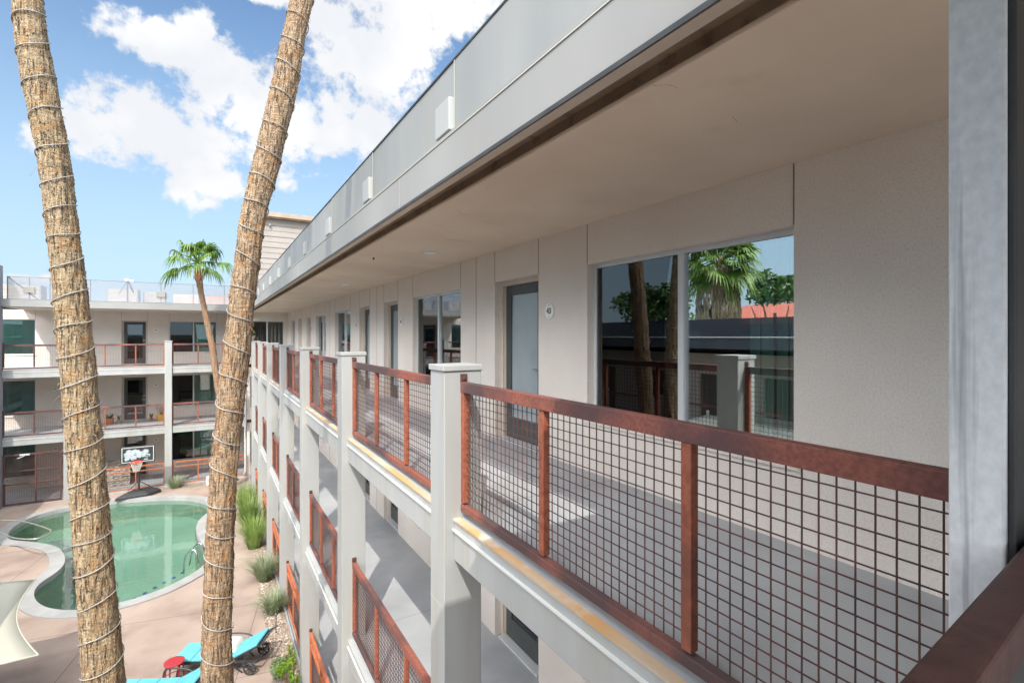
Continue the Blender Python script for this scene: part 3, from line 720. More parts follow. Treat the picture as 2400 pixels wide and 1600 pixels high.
# ------------------------------------------------------------------ far wing (faces the camera across the pool)
FY = 26.85; FW = 29.6
fw = thing('apartment_building', (-2.5, 30, 0), 'three storey stucco apartment wing across the pool with two open walkways', 'apartment building', 'wings of the apartment court')
ff = FR('far', FW)
XL = -7.0; XR = 1.49
for li, fz in enumerate(F):
    ops = [(-7.9, -6.6, fz + .54, fz + 2.09), (-5.63, -4.66, fz, fz + 2.09), (-3.60, -2.60, fz, fz + 2.09), (-1.74, .26, fz + .54, fz + 2.09)]
    wb = MB(); wall(wb, ff, -8.2, 5.0, fz, fz + HC, ops); wb.build('wall', 'stucco', fw)
    j = MB()
    for a, b_, za, zb in ops:
        for u in (a, b_): MB().box(*ff(u - .004, u + .004, -.0025, .01, fz + 2.095, fz + HC - .003)).build('control_joint', 'joint', fw)
    window(fw, ff, -7.9, -6.6, fz + .54, fz + 2.09, single=True, glass='glassfar')
    window(fw, ff, -1.74, .26, fz + .54, fz + 2.09, flip=True, glass='glassfar')
    door(fw, ff, -5.63, -4.66, fz, fz + 2.09, 0); door(fw, ff, -3.60, -2.60, fz, fz + 2.09, 1)
    for pu in (-2.28, -5.95):
        z = fz + 1.645; n = 20; pl = MB()
        ring = [(pu + .09 * math.cos(2 * math.pi * q / n), z + .09 * math.sin(2 * math.pi * q / n)) for q in range(n)]
        pl.v = [(x, FW - .012, zz) for x, zz in ring] + [(x, FW - .0005, zz) for x, zz in ring]
        pl.f = [tuple(range(n))] + [(q, n + q, n + (q + 1) % n, (q + 1) % n) for q in range(n)]
        plo = pl.build('number_plaque', 'light', fw)
        num = {(2, -2.28): '36', (1, -2.28): '26', (2, -5.95): '37', (1, -5.95): '27', (0, -2.28): '16', (0, -5.95): '17'}[(li, pu)]
        if True: text(num, .1, 'dark', plo, (pu + 2.5, FW - .015 - 30, z), (R(90), 0, 0), bold=.003)
    if li:
        MB().box(-8.2, 1.49, FY + .23, FW + .6, fz - .16, fz).build('floor_slab', 'floor', fw)
        MB().box(-8.2, 1.49, FY + .23, FW + .6, fz - .168, fz - .161).build('soffit', 'ceiling', fw)
    else:
        MB().box(-8.2, 1.49, FY, FW + .6, -.2, fz + .0).build('floor_slab', 'floor', fw)
        MB().box(-4.8, 1.4, FY - .03, FY - .001, 0, .09).build('kerb', 'white', fw)
    BAY = [(-6.95, -5.13), (-4.86, -1.745), (-1.475, 1.475)]
    for (xa, xb) in BAY:
        L = xb - xa
        if li:
            o = MB().box(xa, xb, FY, FY + .2295, fz - .303, fz - .008).build('slab_edge', 'white', fw, bevel=.004)
            MB().box(xa, xb, FY - .01, FY + .06, fz - .0075, fz + .006).build('edge_flashing', 'stain' if li == 2 and xa < -4 else 'white', o)
            MB().box(xa, xb, FY + .0605, FY + .2295, fz - .0075, fz).build('edge_floor', 'floor', o)
            MB().box(xa, xb, FY - .018, FY - .0005, fz - .082, fz - .07).build('drip_edge', 'drip', o)
            ups = (.025, L / 2, -.025) if L < 2.5 else (.025, L / 3, 2 * L / 3, -.025)
            railing(fw, xa, FY + .07, fz, L, ups=ups, rot=R(-90), rustm='rustdark' if xa < -6 else 'rust')  # leftmost bay uses darker steel in place of the pylon's shade
        elif xa > -5:
            railing(fw, xa, FY + .07, fz, L, ups=(.025, L / 3, 2 * L / 3, -.025), rot=R(-90), double=True, rustm='rustor')
MB().box(-8.2, XR + 6, FW + .6, 42, 0, 7.99).build('interior_wall', 'interior', fw)
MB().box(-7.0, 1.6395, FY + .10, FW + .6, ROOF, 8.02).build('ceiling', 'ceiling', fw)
MB().box(-7.0, 1.45, FY - .10, FY - .084, 7.85, 8.150).build('fascia', 'fascia', fw)
MB().box(-7.0, 1.45, FY - .0835, FY - .02, 7.846, 8.10).build('fascia_board', 'trimtan', fw)
MB().box(-7.0, 1.45, FY - .106, FY - .1005, 7.838, 7.865).build('drip_flashing', 'dark', fw)
MB().box(-7.0, 1.446, FY - .106, 42, 8.151, 8.165).build('roof', 'fascia', fw)
MB().box(1.446, 14, 27.051, 42, 8.151, 8.165).build('roof', 'fascia', fw)
FS = FY + .23
mm = MB().box(-6.86, 1.76, FS, FS + .004, 8.19, 9.05).build('roof_screen', 'meshscreen', fw)
pm = MB()
for x in (-6.86, -5.6, -4.33, -3.1, -1.9, -.69, .55): pm.box(x - .018, x + .018, FS + .006, FS + .04, 8.165, 9.07)
pm.box(-6.86, 1.76, FS + .006, FS + .03, 9.05, 9.075).box(-6.86, 1.76, FS + .006, FS + .03, 8.166, 8.19)
pm.bar((-6.84, FS + .06, 9.03), (-6.1, FS + .75, 8.19), .035)
pm.box(-6.235, -6.205, FS + .006, FS + .03, 8.19, 9.05)
pm.build('screen_post', mat('screen_post_metal', (.17, .18, .21), rough=.6), fw)
for x in (-6.22, -1.9): MB().box(x - .17, x + .17, FS - .06, FS - .002, 8.44, 8.68).build('scupper_box', 'beige', fw, bevel=.006)
for xa in (-1.745, -5.13): column(fw, xa, xa + .268, FY - .08, FY + .20)

# access gate at the left ground bay
g = thing('security_gate', (-6.1, FY + .05, 0), 'dark red framed mesh security gate with lever lock at left end of far wing', 'gate')
b = MB(); gy = FY + .05
for z in (.05, 1.98): b.box(-6.93, -5.2, gy - .03, gy + .03, z, z + .07)
for x in (-6.93, -6.02, -5.26): b.box(x, x + .06, gy - .028, gy + .028, .12, 1.98)
b.build('gate_frame', 'rustdark', g, bevel=.004)
b = MB()
for z in (.85, 1.35): b.box(-6.87, -6.02, gy - .02, gy + .02, z, z + .045).box(-5.96, -5.26, gy - .02, gy + .02, z, z + .045)
b.build('middle_rail', 'rustdark', g, bevel=.003)
b = MB()
for x0, x1 in ((-6.87, -6.02), (-5.96, -5.26)):
    n = int((x1 - x0) / .05)
    for i in range(1, n): b.box(x0 + i * .05 - .003, x0 + i * .05 + .003, gy + .021, gy + .027, .12, 1.98)
    for i in range(1, 37): b.box(x0, x1, gy + .0275, gy + .0335, .12 + i * .05 - .003, .12 + i * .05 + .003)
b.build('wire_mesh', 'wire', g)
MB().box(-6.91, -6.84, gy - .07, gy - .031, .92, 1.14).box(-6.86, -6.75, gy - .085, gy - .071, .96, .99).build('lock', 'chrome', g, bevel=.004)
MB().box(-6.45, -6.15, gy - .08, gy - .031, 1.98, 2.04).bar((-6.3, gy - .09, 1.97), (-6.5, gy - .16, 1.9), .025).build('door_closer', 'alu', g, bevel=.004)

p = MB().box(-7.7, -6.96, 26.3, 27.0, 0, 9.45).build('pylon_wall', 'pylon', None, bevel=.01)
tag(p, 'tall grey stucco pylon closing the left end of the far wing', 'wall')
p = thing('stair_tower', (5, 30, 8.165), 'tall beige sided stair tower with brown roof edge rising above the far roof', 'tower')
b = MB()
for i in range(16): b.box(1.62, 12, 28.4 - .012 * (i % 2), 34, 8.17 + i * .285, 8.17 + i * .285 + .283)
b.build('siding_wall', 'siding', p)
b = MB()
for i in range(16): b.box(1.61, 12, 28.374, 28.386, 8.17 + i * .285 + .26, 8.17 + i * .285 + .283)
b.build('siding_lap', 'beige', p)
MB().box(1.58, 12.3, 28.1, 34.3, 12.74, 12.80).build('soffit', 'brown', p)
MB().box(1.54, 12.35, 28.05, 34.35, 12.801, 13.03).build('roof', mat('roof_edge', (.30, .22, .16), (.36, .28, .21), 2, .7), p, bevel=.01)
MB().lathe((2.6, 28.3, 12.35), [(.04, 0), (.06, .03), (.05, .1)], 12).build('vent', 'beige', p)

# ------------------------------------------------------------------ stair landing where the camera stands
sl = thing('stair_landing', (0, -1, 5.2), 'open stair landing with rust brown handrail and galvanised steel post nearest the camera', 'landing')
MB().box(-1.2, 1.45, -3, .34, 5.19, 5.351).build('floor_slab', 'floor', sl)
MB().box(-1.4, 1.44, -3.2, .90, 7.90, 8.08).build('canopy', 'fascia', sl)
def LR(x): return .2015 + .071 * (x - .582)
r_ = MB().bar((-1.1, LR(-1.1), 6.345), (1.45, LR(1.45), 6.345), .047, .060).build('railing', 'rustdark', sl, bevel=.005)
MB().bar((-1.1, LR(-1.1), 5.44), (1.45, LR(1.45), 5.44), .045, .05).build('bottom_rail', 'rustdark', r_)
b = MB()
for i in range(48):
    x = -1.08 + i * .0525; b.box(x, x + .005, LR(x) - .0025, LR(x) + .0025, 5.466, 6.314)
for i in range(16): b.bar((-1.1, LR(-1.1) + .005, 5.52 + i * .0525), (1.45, LR(1.45) + .005, 5.52 + i * .0525), .005)
b.build('wire_mesh', 'wire', r_)
MB().bar((-1.1, LR(-1.1) - .012, 5.89), (1.45, LR(1.45) - .012, 5.89), .006, .84).build('guard_panel', 'dark', r_)  # dark sheet standing in for the deep shadow below the rail
for x in (-1.08, .2): MB().box(x, x + .045, LR(x) - .02, LR(x) + .025, 5.466, 6.3145).build('upright', 'rustdark', r_)
b = MB(); X0 = 1.15
b.box(X0, X0 + .012, .286, .363, 4.4, 9.2)
b.build('steel_post', 'galv', sl, bevel=.003)
b = MB().box(X0 + .0125, X0 + .10, .276, .288, 4.4, 9.2); b.build('steel_flange', 'dark', sl, bevel=.003)
b = MB().box(X0 + .055, X0 + .125, .30, .312, 4.4, 9.2); b.build('steel_flange', 'trimtan', sl, bevel=.003)
MB().box(1.285, 1.36, .29, .33, 4.4, 9.2).build('gate_stile', 'dark', sl, bevel=.003)
MB().box(1.262, 1.284, .285, .325, 6.36, 6.47).build('hinge', 'dark', sl, bevel=.003)

sw = thing('apartment_building', (-12, -8, 0), 'apartment wing behind the camera, seen only as reflections in far windows', 'apartment building', 'wings of the apartment court')
wb = MB(); fs_ = lambda u0, u1, n0, n1, z0, z1: (u0, u1, -5 - n1, -5 - n0, z0, z1)
ops = [(u, u + 1.6, z, z + 1.6) for u in (-20, -16.5, -12, -8, -4.5) for z in (.8, 3.5)]
wall(wb, fs_, -22, -1.6, 0, 2.7, ops[0::2]); wall(wb, fs_, -22, -1.6, 2.7, 6.4, ops[1::2]); wb.build('wall', 'oppwall', sw)
MB().box(-22, -1.6, -14, -5.25, 0, 6.3).build('interior_wall', 'interior', sw)
MB().box(-22, -1.6, -5, -3.6, 2.5, 2.75).build('floor_slab', 'white', sw)
MB().box(-22, -1.6, -14, -3.5, 6.41, 6.8).build('roof', 'fascia', sw)

# ------------------------------------------------------------------ wing on the opposite side (seen reflected in the windows)
ow = thing('apartment_building', (-14, 10, 0), 'low two storey apartment wing reflected in the windows, in shade with dark roof screen', 'apartment building', 'wings of the apartment court')
fo = FR('opp', -10.6)
for fz, zt in ((.02, 2.9), (3.1, 6.0)):
    ops = []
    for u in range(-6, 27, 6): ops += [(u + .6, u + 1.6, fz, fz + 2.05), (u + 2.6, u + 4.8, fz + .6, fz + 2.05)]
    wb = MB(); wall(wb, fo, -8, 29, fz, zt, ops); wb.build('wall', 'oppwall', ow)
    b = MB()
    for a, b_, za, zb in ops: b.box(*fo(a, b_, .1, .12, za, zb))
    b.build('window', 'darkscreen', ow)
MB().box(-22, -10.9, -8, 29, 0, 6.2).build('interior_wall', 'interior', ow)
MB().box(-10.6, -8.9, -8, 26, 2.85, 3.1).build('floor_slab', 'white', ow)
MB().box(-22, -8.8, -8, 26, 6.25, 6.63).build('fascia', 'bluegrey', ow)
MB().box(-22, -8.75, -8, 26, 6.631, 6.67).build('roof', 'white', ow)
MB().box(-9.1, -9.08, -8, 26, 6.68, 7.33).build('roof_screen', 'meshdark', ow)
for k in range(10): MB().box(-9.15, -8.88, -6 + k * 3.35, -5.73 + k * 3.35, 0, 4.3).build('column', 'white', ow)
for k in range(9): MB().box(-9.05, -9.0, -5.73 + k * 3.35, -2.65 + k * 3.35, 4.08, 4.14).box(-9.05, -9.0, -5.73 + k * 3.35, -2.65 + k * 3.35, 3.2, 3.25).build('railing', 'rust', ow)

# ------------------------------------------------------------------ palms
def catmull(P, n):
    out = []
    for i in range(len(P) - 1):
        a, b_, c, d = (P[max(0, min(len(P) - 1, i + j))] for j in (-1, 0, 1, 2))
        for q in range(n):
            t = q / n
            out.append(tuple(.5 * ((2 * B_) + (C_ - A_) * t + (2 * A_ - 5 * B_ + 4 * C_ - D_) * t * t + (3 * B_ - A_ - 3 * C_ + D_) * t ** 3) for A_, B_, C_, D_ in zip(a, b_, c, d)))
    out.append(P[-1]); return out
def resample(P, step):
    out = [P[0]]; acc = 0
    for a, b_ in zip(P[:-1], P[1:]):
        L = (Vector(b_[:3]) - Vector(a[:3])).length; t = step - acc
        while t <= L:
            k = t / L; out.append(tuple(x + (y - x) * k for x, y in zip(a, b_))); t += step
        acc = (acc + L) % step
    return out
def trunk(path, m, parent, seg=72, step=.022, amp=1.0, seed=0, scar=.045, rk=1.0):
    pts = resample(catmull(path, 12), step); n = len(pts); b = MB()
    for i, (x, y, z, r) in enumerate(pts):
        for k in range(seg):
            a = 2 * math.pi * k / seg; ca, sa = math.cos(a), math.sin(a)
            v1 = mnoise.noise(Vector((ca * 2.2 + seed, sa * 2.2, z * 1.6)))
            v2 = mnoise.noise(Vector((ca * 9 + seed, sa * 9, z * 5)))
            v3 = mnoise.noise(Vector((ca * 24, sa * 24 + seed, z * 9)))
            ph = z / scar + 1.2 * mnoise.noise(Vector((ca * 1.5, sa * 1.5, z * 3 + seed))); saw = (ph % 1.0)
            d = (.012 * v1 + .009 * v2 + .009 * v3 + .008 * (saw - .5)) * amp
            b.v.append((x + (r * rk + d) * ca, y + (r * rk + d) * sa, z))
    for i in range(n - 1):
        for k in range(seg):
            p = i * seg + k; q = i * seg + (k + 1) % seg
            b.f.append((p, q, q + seg, p + seg))
    b.f.append(tuple((n - 1) * seg + k for k in range(seg)))
    o = b.build('trunk', m, parent)
    for q in o.data.polygons: q.use_smooth = True
    return o, pts
def at_z(pts, z):
    for a, b_ in zip(pts[:-1], pts[1:]):
        if a[2] <= z <= b_[2]:
            k = (z - a[2]) / max(1e-6, b_[2] - a[2]); return [p + (q - p) * k for p, q in zip(a, b_)]
    return list(pts[-1])
def rope(pts, parent, z0, z1, pitch, hand, phase, seed, rk):
    rnd = random.Random(seed); P = []; z = z0; a = phase; turn = 0
    k = 28; dz = pitch / k; jit = 1
    i = 0
    while z < z1:
        if i % k == 0: jit = rnd.uniform(.82, 1.2)
        z += dz * jit; a += hand * 2 * math.pi / k; i += 1
        zz = z + .012 * math.sin(a * 1.7)
        x, y, _, r = at_z(pts, zz)
        rr = r * rk + .013
        P.append((x + rr * math.cos(a), y + rr * math.sin(a), zz))
    return MB().tube(P, .0058, 6).build('rope_light', 'rope', parent, smooth=True)

def fan_crown(parent, c, R_, nleaf, seed, m='palmleaf', blades=22, droop=1.0, elmin=-25, elmax=80, name='frond', wf=1.0):
    rnd = random.Random(seed); leaves = MB(); stems = MB(); c = Vector(c)
    for i in range(nleaf):
        az = i * 2.39996 + rnd.uniform(-.3, .3); u = (i + .5) / nleaf
        el = R(elmin + (elmax - elmin) * (1 - u) ** .8 + rnd.uniform(-6, 6))
        d = Vector((math.cos(az) * math.cos(el), math.sin(az) * math.cos(el), math.sin(el)))
        Ls = R_ * rnd.uniform(.42, .58); side = d.cross(Vector((0, 0, 1)))
        if side.length < .1: side = Vector((1, 0, 0))
        side.normalize(); up = side.cross(d).normalized()
        h = c + d * Ls + Vector((0, 0, -.10 * Ls * droop))
        stems.tube([c, c + d * Ls * .5 + Vector((0, 0, .01)), h], [R_ * .022, R_ * .014, R_ * .010], 5, cap=False)
        Lb = R_ * rnd.uniform(.50, .64)
        spread = R(rnd.uniform(62, 82)) ; roll = rnd.uniform(-.5, .5)
        s2 = (side * math.cos(roll) + up * math.sin(roll)).normalized(); u2 = s2.cross(d).normalized() * -1
        for j in range(blades):
            t = (j / (blades - 1) * 2 - 1); a = t * spread * 1.25
            bd = (d * math.cos(a) + s2 * math.sin(a)).normalized()
            L = Lb * (1 - .28 * abs(t)) * rnd.uniform(.9, 1.08); wdt = Lb * .052 * wf
            sd = (s2 * math.cos(a) - d * math.sin(a)).normalized()
            pts = []
            g = rnd.uniform(.55, 1.1) * droop
            for q, wq in ((0, .35), (.3, .95), (.58, 1.0), (.80, .55), (1.0, .05)):
                dr = (max(0, q - .42) ** 1.7) * g * L * 1.5
                hz = q * L * (1 - .22 * max(0, q - .5) * g)
                p = h + bd * hz - Vector((0, 0, 1)) * dr - u2 * (abs(t) * .10 * q * L)
                pts.append((p, wq * wdt))
            n = len(leaves.v)
            for p, w_ in pts: leaves.v += [tuple(p - sd * w_), tuple(p + sd * w_ + u2 * w_ * .5)]
            for q in range(4): leaves.f.append((n + 2 * q, n + 2 * q + 1, n + 2 * q + 3, n + 2 * q + 2))
    o = leaves.build('crown' , m, parent)
    stems.build('leaf_stem', m, o)
    return o
def skirt(parent, c, r0, r1, L, seed, n=700):
    rnd = random.Random(seed); b = MB()
    for i in range(n):
        a = rnd.uniform(0, 6.283); t = rnd.random(); z = c[2] - t * L; r = r0 + (r1 - r0) * math.sin(t * 2.4) * rnd.uniform(.7, 1.05)
        l = rnd.uniform(.35, .8); w = rnd.uniform(.02, .05); x, y = c[0] + r * math.cos(a), c[1] + r * math.sin(a)
        tx, ty = -math.sin(a) * w, math.cos(a) * w; k = rnd.uniform(-.05, .12)
        m_ = len(b.v)
        b.v += [(x - tx, y - ty, z), (x + tx, y + ty, z), (x + tx + k * math.cos(a), y + ty + k * math.sin(a), z - l * .6), (x - tx * .3 + k, y - ty * .3, z - l)]
        b.f.append((m_, m_ + 1, m_ + 2, m_ + 3))
    return b.build('dead_skirt', 'deadleaf', parent)

T1 = [(-1.59, 10.12, .157), (-1.55, 9.69, .164), (-1.49, 9.26, .170), (-1.42, 8.83, .168), (-1.37, 8.39, .162), (-1.33, 7.95, .165), (-1.285, 7.5, .168), (-1.25, 7.04, .185), (-1.215, 6.59, .190), (-1.18, 6.13, .192), (-1.15, 5.66, .196), (-1.12, 5.2, .201), (-1.09, 4.73, .208), (-1.06, 4.26, .211), (-1.03, 3.79, .216), (-1.0, 3.31, .226), (-.985, 2.9, .234)][::-1]
T2 = [(.92, 10.68, .136), (.82, 10.14, .144), (.73, 9.6, .156), (.62, 9.08, .158), (.52, 8.56, .156), (.41, 8.05, .144), (.35, 7.55, .143), (.295, 7.06, .144), (.25, 6.58, .151), (.20, 6.1, .153), (.16, 5.62, .151), (.12, 5.15, .151), (.095, 4.68, .154), (.08, 4.2, .154), (.065, 3.73, .157), (.06, 3.26, .165), (.06, 2.93, .176)][::-1]
def full(T, y, base, tops):
    P = [(base[0], y, -.05, T[0][2] * 1.25), (base[0] * .6 + T[0][0] * .4, y, 1.2, T[0][2] * 1.06)] + [(a, y, z, r) for a, z, r in T]
    return P + [(a, y, z, T[-1][2] * .95) for a, z in tops]
pal = thing('palm_tree', (-.93, 6.85, 0), 'leaning palm tree at left with thick pale golden bark wrapped in light rope', 'palm tree', 'palm trees in the courtyard')
to, pts1 = trunk(full(T1, 6.85, (-.93,), [(-1.80, 12.2), (-2.0, 14.6), (-2.1, 17.4)]), 'trunk1', pal, seed=1, rk=.77)
rope(pts1, pal, 2.3, 11.4, .315, 1, 1.0, 5, .77)
fan_crown(pal, (-2.1, 6.85, 17.4), 2.3, 34, 11)
pal = thing('palm_tree', (.08, 6.3, 0), 'slimmer brown palm tree leaning to the right beside the walkway columns, wrapped in light rope', 'palm tree', 'palm trees in the courtyard')
to, pts2 = trunk(full(T2, 6.3, (.09,), [(1.28, 12.6), (1.6, 14.6), (1.85, 16.6)]), 'trunk2', pal, seed=9, rk=.87)
rope(pts2, pal, 3.02, 12.0, .335, -1, 2.6, 8, .87)
fan_crown(pal, (1.85, 6.3, 16.6), 2.1, 34, 12)
# ragged fibres on the two near trunks
for root, pts, sd, m in ((bpy.data.objects['palm_tree'], pts1, 3, 'trunk1'), (pal, pts2, 4, 'trunk2')):
    rnd = random.Random(sd); b = MB()
    for i in range(420):
        z = rnd.uniform(2.6, 10.9); x, y, _, r = at_z(pts, z); r *= (.77 if m == 'trunk1' else .87); a = rnd.uniform(0, 6.283); l = rnd.uniform(.015, .045) * (2.6 if rnd.random() < .03 else 1)
        p0 = Vector((x + r * math.cos(a), y + r * math.sin(a), z)); o_ = Vector((math.cos(a), math.sin(a), 0))
        b.tube([p0 - o_ * .004, p0 + o_ * l * .5 + Vector((0, 0, -.4 * l)), p0 + o_ * l * .7 + Vector((rnd.uniform(-.3, .3) * l, 0, -l * 1.2))], [.003, .0022, .0006], 3, cap=False)
    b.build('bark_fibre', m, root)['kind'] = 'stuff'

p3 = thing('palm_tree', (.4, 24.6, 0), 'small young fan palm with green crown standing in front of the far wing', 'palm tree', 'palm trees in the courtyard')
path3 = [(.40, 24.6, -.05, .24), (.41, 24.6, 1.2, .20), (.40, 24.5, 2.5, .18), (.37, 24.4, 3.76, .165), (.25, 24.4, 4.67, .16), (.14, 24.4, 5.58, .155), (.02, 24.4, 6.48, .15), (-.18, 24.4, 7.55, .135), (-.33, 24.4, 8.43, .13), (-.40, 24.4, 8.9, .15), (-.44, 24.4, 9.35, .14), (-.45, 24.4, 9.6, .1)]
trunk(path3, 'trunk3', p3, seg=28, step=.03, amp=1.6, seed=4, scar=.11, rk=.78)
b = MB(); rnd = random.Random(2)
for i in range(46):
    a = i * 2.4; z = 8.95 + .5 * i / 46; r = .10
    q = Vector((-.43 + r * math.cos(a), 24.4 + r * math.sin(a), z))
    b.bar(q, q + Vector((math.cos(a) * .07, math.sin(a) * .07, .12)), .06, .015)
b.build('boot', mat('palm_boot', (.40, .12, .06), (.46, .24, .12), 6, .8), p3)
fan_crown(p3, (-.46, 24.4, 9.74), 1.38, 19, 21, blades=20, droop=1.5, elmin=-30, elmax=80, wf=.85)

# ------------------------------------------------------------------ trees and house reflected in the windows
rp = thing('palm_tree', (-19.4, 19.2, 0), 'big fan palm with hanging skirt of dead fronds reflected in the large window', 'palm tree')
trunk([(-19.4, 19.2, 0, .4), (-19.4, 19.2, 4, .33), (-19.4, 19.2, 8, .3), (-19.4, 19.2, 11.6, .3)], 'trunk2', rp, seg=20, step=.12, seed=2, scar=.2)
fan_crown(rp, (-19.4, 19.2, 11.2), 2.6, 46, 31, blades=20, elmin=-55, elmax=70)
skirt(rp, (-19.4, 19.2, 10.9), .7, 1.25, 3.6, 5, 1500)
def leaf_tree(root, c, rx, rz, n, seed, sz=.16, m='leafy'):
    rnd = random.Random(seed); b = MB(); cl = []
    for i in range(22):
        a = rnd.uniform(0, 6.283); e = rnd.uniform(-.5, 1.2); q = rnd.uniform(.35, .85)
        cl.append((c[0] + rx * q * math.cos(a) * math.cos(e), c[1] + rx * q * math.sin(a) * math.cos(e), c[2] + rz * q * math.sin(e), rnd.uniform(.22, .42) * rx))
    for i in range(n):
        x, y, z, r = rnd.choice(cl); v = Vector((rnd.gauss(0, 1), rnd.gauss(0, 1), rnd.gauss(0, 1))).normalized() * r * rnd.uniform(.5, 1)
        p = Vector((x, y, z)) + Vector((v.x, v.y, v.z * .7)); u = Vector((rnd.gauss(0, 1), rnd.gauss(0, 1), rnd.gauss(0, .6))).normalized(); w = u.orthogonal().normalized(); s = sz * rnd.uniform(.6, 1.3)
        k = len(b.v); b.v += [tuple(p - u * s), tuple(p + w * s * .45), tuple(p + u * s), tuple(p - w * s * .45)]; b.f.append((k, k + 1, k + 2, k + 3))
    b.build('crown', m, root)
def simple_tree(name, x, y, h, rx, rz, seed, label, cat='tree', n=5200, sz=.2):
    t = thing(name, (x, y, 0), label, cat)
    b = MB().tube([(x, y, 0), (x + .1, y, h * .4), (x, y + .1, h * .85)], [rx * .13, rx * .09, rx * .04], 10)
    rnd = random.Random(seed)
    for i in range(6):
        a = i * 1.05; b.tube([(x, y, h * .45), (x + rx * .35 * math.cos(a), y + rx * .35 * math.sin(a), h * .7), (x + rx * .6 * math.cos(a), y + rx * .6 * math.sin(a), h * .9)], [rx * .05, rx * .035, .02], 6)
    b.build('trunk', 'trunk2', t); leaf_tree(t, (x, y, h), rx, rz, n, seed, sz); return t
simple_tree('pine_tree', -29.5, 21.6, 9.9, 2.8, 1.7, 41, 'round topped green pine above the red roof, reflected in the large window')
simple_tree('shade_tree', -24, 7.5, 9.2, 4.2, 3.2, 42, 'broad leafy tree reflected in the screened half of the large window', n=6500)
simple_tree('shade_tree', -26, 30, 8.8, 3.6, 2.6, 43, 'leafy tree beyond the opposite wing, reflected in the door glass', n=5200)
hs = thing('house', (-36, 24, 0), 'neighbouring house with weathered red tiled hip roof reflected in the large window', 'house')
MB().box(-40, -33, 19, 31, 0, 7.7).build('wall', 'oppwall', hs)
b = MB(); b.v = [(-41, 18, 7.7), (-32, 18, 7.7), (-32, 32, 7.7), (-41, 32, 7.7), (-36.5, 21.5, 9.6), (-36.5, 28.5, 9.6)]
b.f = [(0, 1, 4), (1, 2, 5, 4), (2, 3, 5), (3, 0, 4, 5), (3, 2, 1, 0)]; b.build('roof', 'redroof', hs)
def car(x, y, z, rz, label, m):
    t = thing('parked_car', (x, y, z), label, 'car', 'cars parked on the deck behind the opposite screen', rz)
    b = MB(); prof = [(-2.1, .3), (2.1, .3), (2.15, .75), (1.3, .88), (.7, 1.38), (-.9, 1.42), (-1.7, .95), (-2.15, .9)]
    n = len(prof)
    for yy in (-.85, .85): b.v += [(a, yy * (.82 if c > 1.1 else 1), c) for a, c in prof]
    b.f = [tuple(range(n)), tuple(reversed(range(n, 2 * n)))] + [(i, n + i, n + (i + 1) % n, (i + 1) % n) for i in range(n)]
    b.build('body', m, t, bevel=.06, local=True)
    for wx in (-1.35, 1.35):
        for wy in (-.84, .84): 
            MB().tube([(wx, wy - .1, .32), (wx, wy + .1, .32)], .32, 18).build('wheel', 'black', t, local=True)
    MB().box(-.8, .6, -.72, .72, .98, 1.3).build('window', 'black', t, local=True)
tag(MB().box(-34, -23, 4, 24, -.1, 5.62).build('parking_deck', 'floor'), 'raised concrete parking deck beyond the opposite wing, under the parked cars', 'parking deck')
car(-26.2, 18.6, 5.625, R(70), 'silver car parked on the raised deck behind the dark screen, nearer the red roof', 'carpaint')
car(-26.6, 14.2, 5.625, R(84), 'grey car parked on the raised deck behind the dark screen, second of the pair', 'carpaint')

# ------------------------------------------------------------------ shade sails
def sail(pts, label, sag=.12, hole=None):
    A, B_, C_, D_ = (Vector(p) for p in pts); n = 18; b = MB()
    for i in range(n + 1):
        for j in range(n + 1):
            u, v = i / n, j / n
            uu = u; pull = sag * 4
            p = (A * (1 - u) + B_ * u) * (1 - v) + (D_ * (1 - u) + C_ * u) * v
            cen = (A + B_ + C_ + D_) / 4
            k = max(u * (1 - u) * (1 if v in (0, 1) or True else 0) * abs(1 - 2 * v) ** 2, v * (1 - v) * abs(1 - 2 * u) ** 2)
            p = p + (cen - p) * k * .42; p.z -= sag * u * (1 - u) * v * (1 - v) * 4
            b.v.append(tuple(p))
    for i in range(n):
        for j in range(n):
            q = i * (n + 1) + j; b.f.append((q, q + 1, q + n + 2, q + n + 1))
    t = thing('shade_sail', tuple((A.x, A.y, 0)), label, 'shade sail', 'shade sails over the deck')
    o = b.build('fabric', 'sail', t, smooth=True); so = o.modifiers.new('solid', 'SOLIDIFY'); so.thickness = .006
    ed = MB()
    m_ = n + 1
    for line in ([i * m_ for i in range(m_)], [i * m_ + n for i in range(m_)], list(range(m_)), [n * m_ + j for j in range(m_)]):
        ed.tube([b.v[q] for q in line], .012, 6)
    ed.build('hem', 'sail', o)
    for P in (A, B_, C_, D_):
        if P.x < -4: MB().tube([(P.x, P.y, 0), (P.x, P.y, P.z + .15)], .05, 10).build('pole', 'galv', t)
    return t
sail([(-2.97, 13.3, 1.9), (-2.45, 11.15, 1.42), (-7.2, 10.2, 1.5), (-8, 13.2, 2.9)], 'low cream fabric shade sail over the deck beside the pool, at the left edge')
sail([(-3.7, 12.2, 3.6), (-3.9, 7.2, 3.4), (-9, 6.6, 3.8), (-9, 12, 3.8)], 'second shade sail just outside the left of the view')  # out of view, added to cast the shade on the near deck

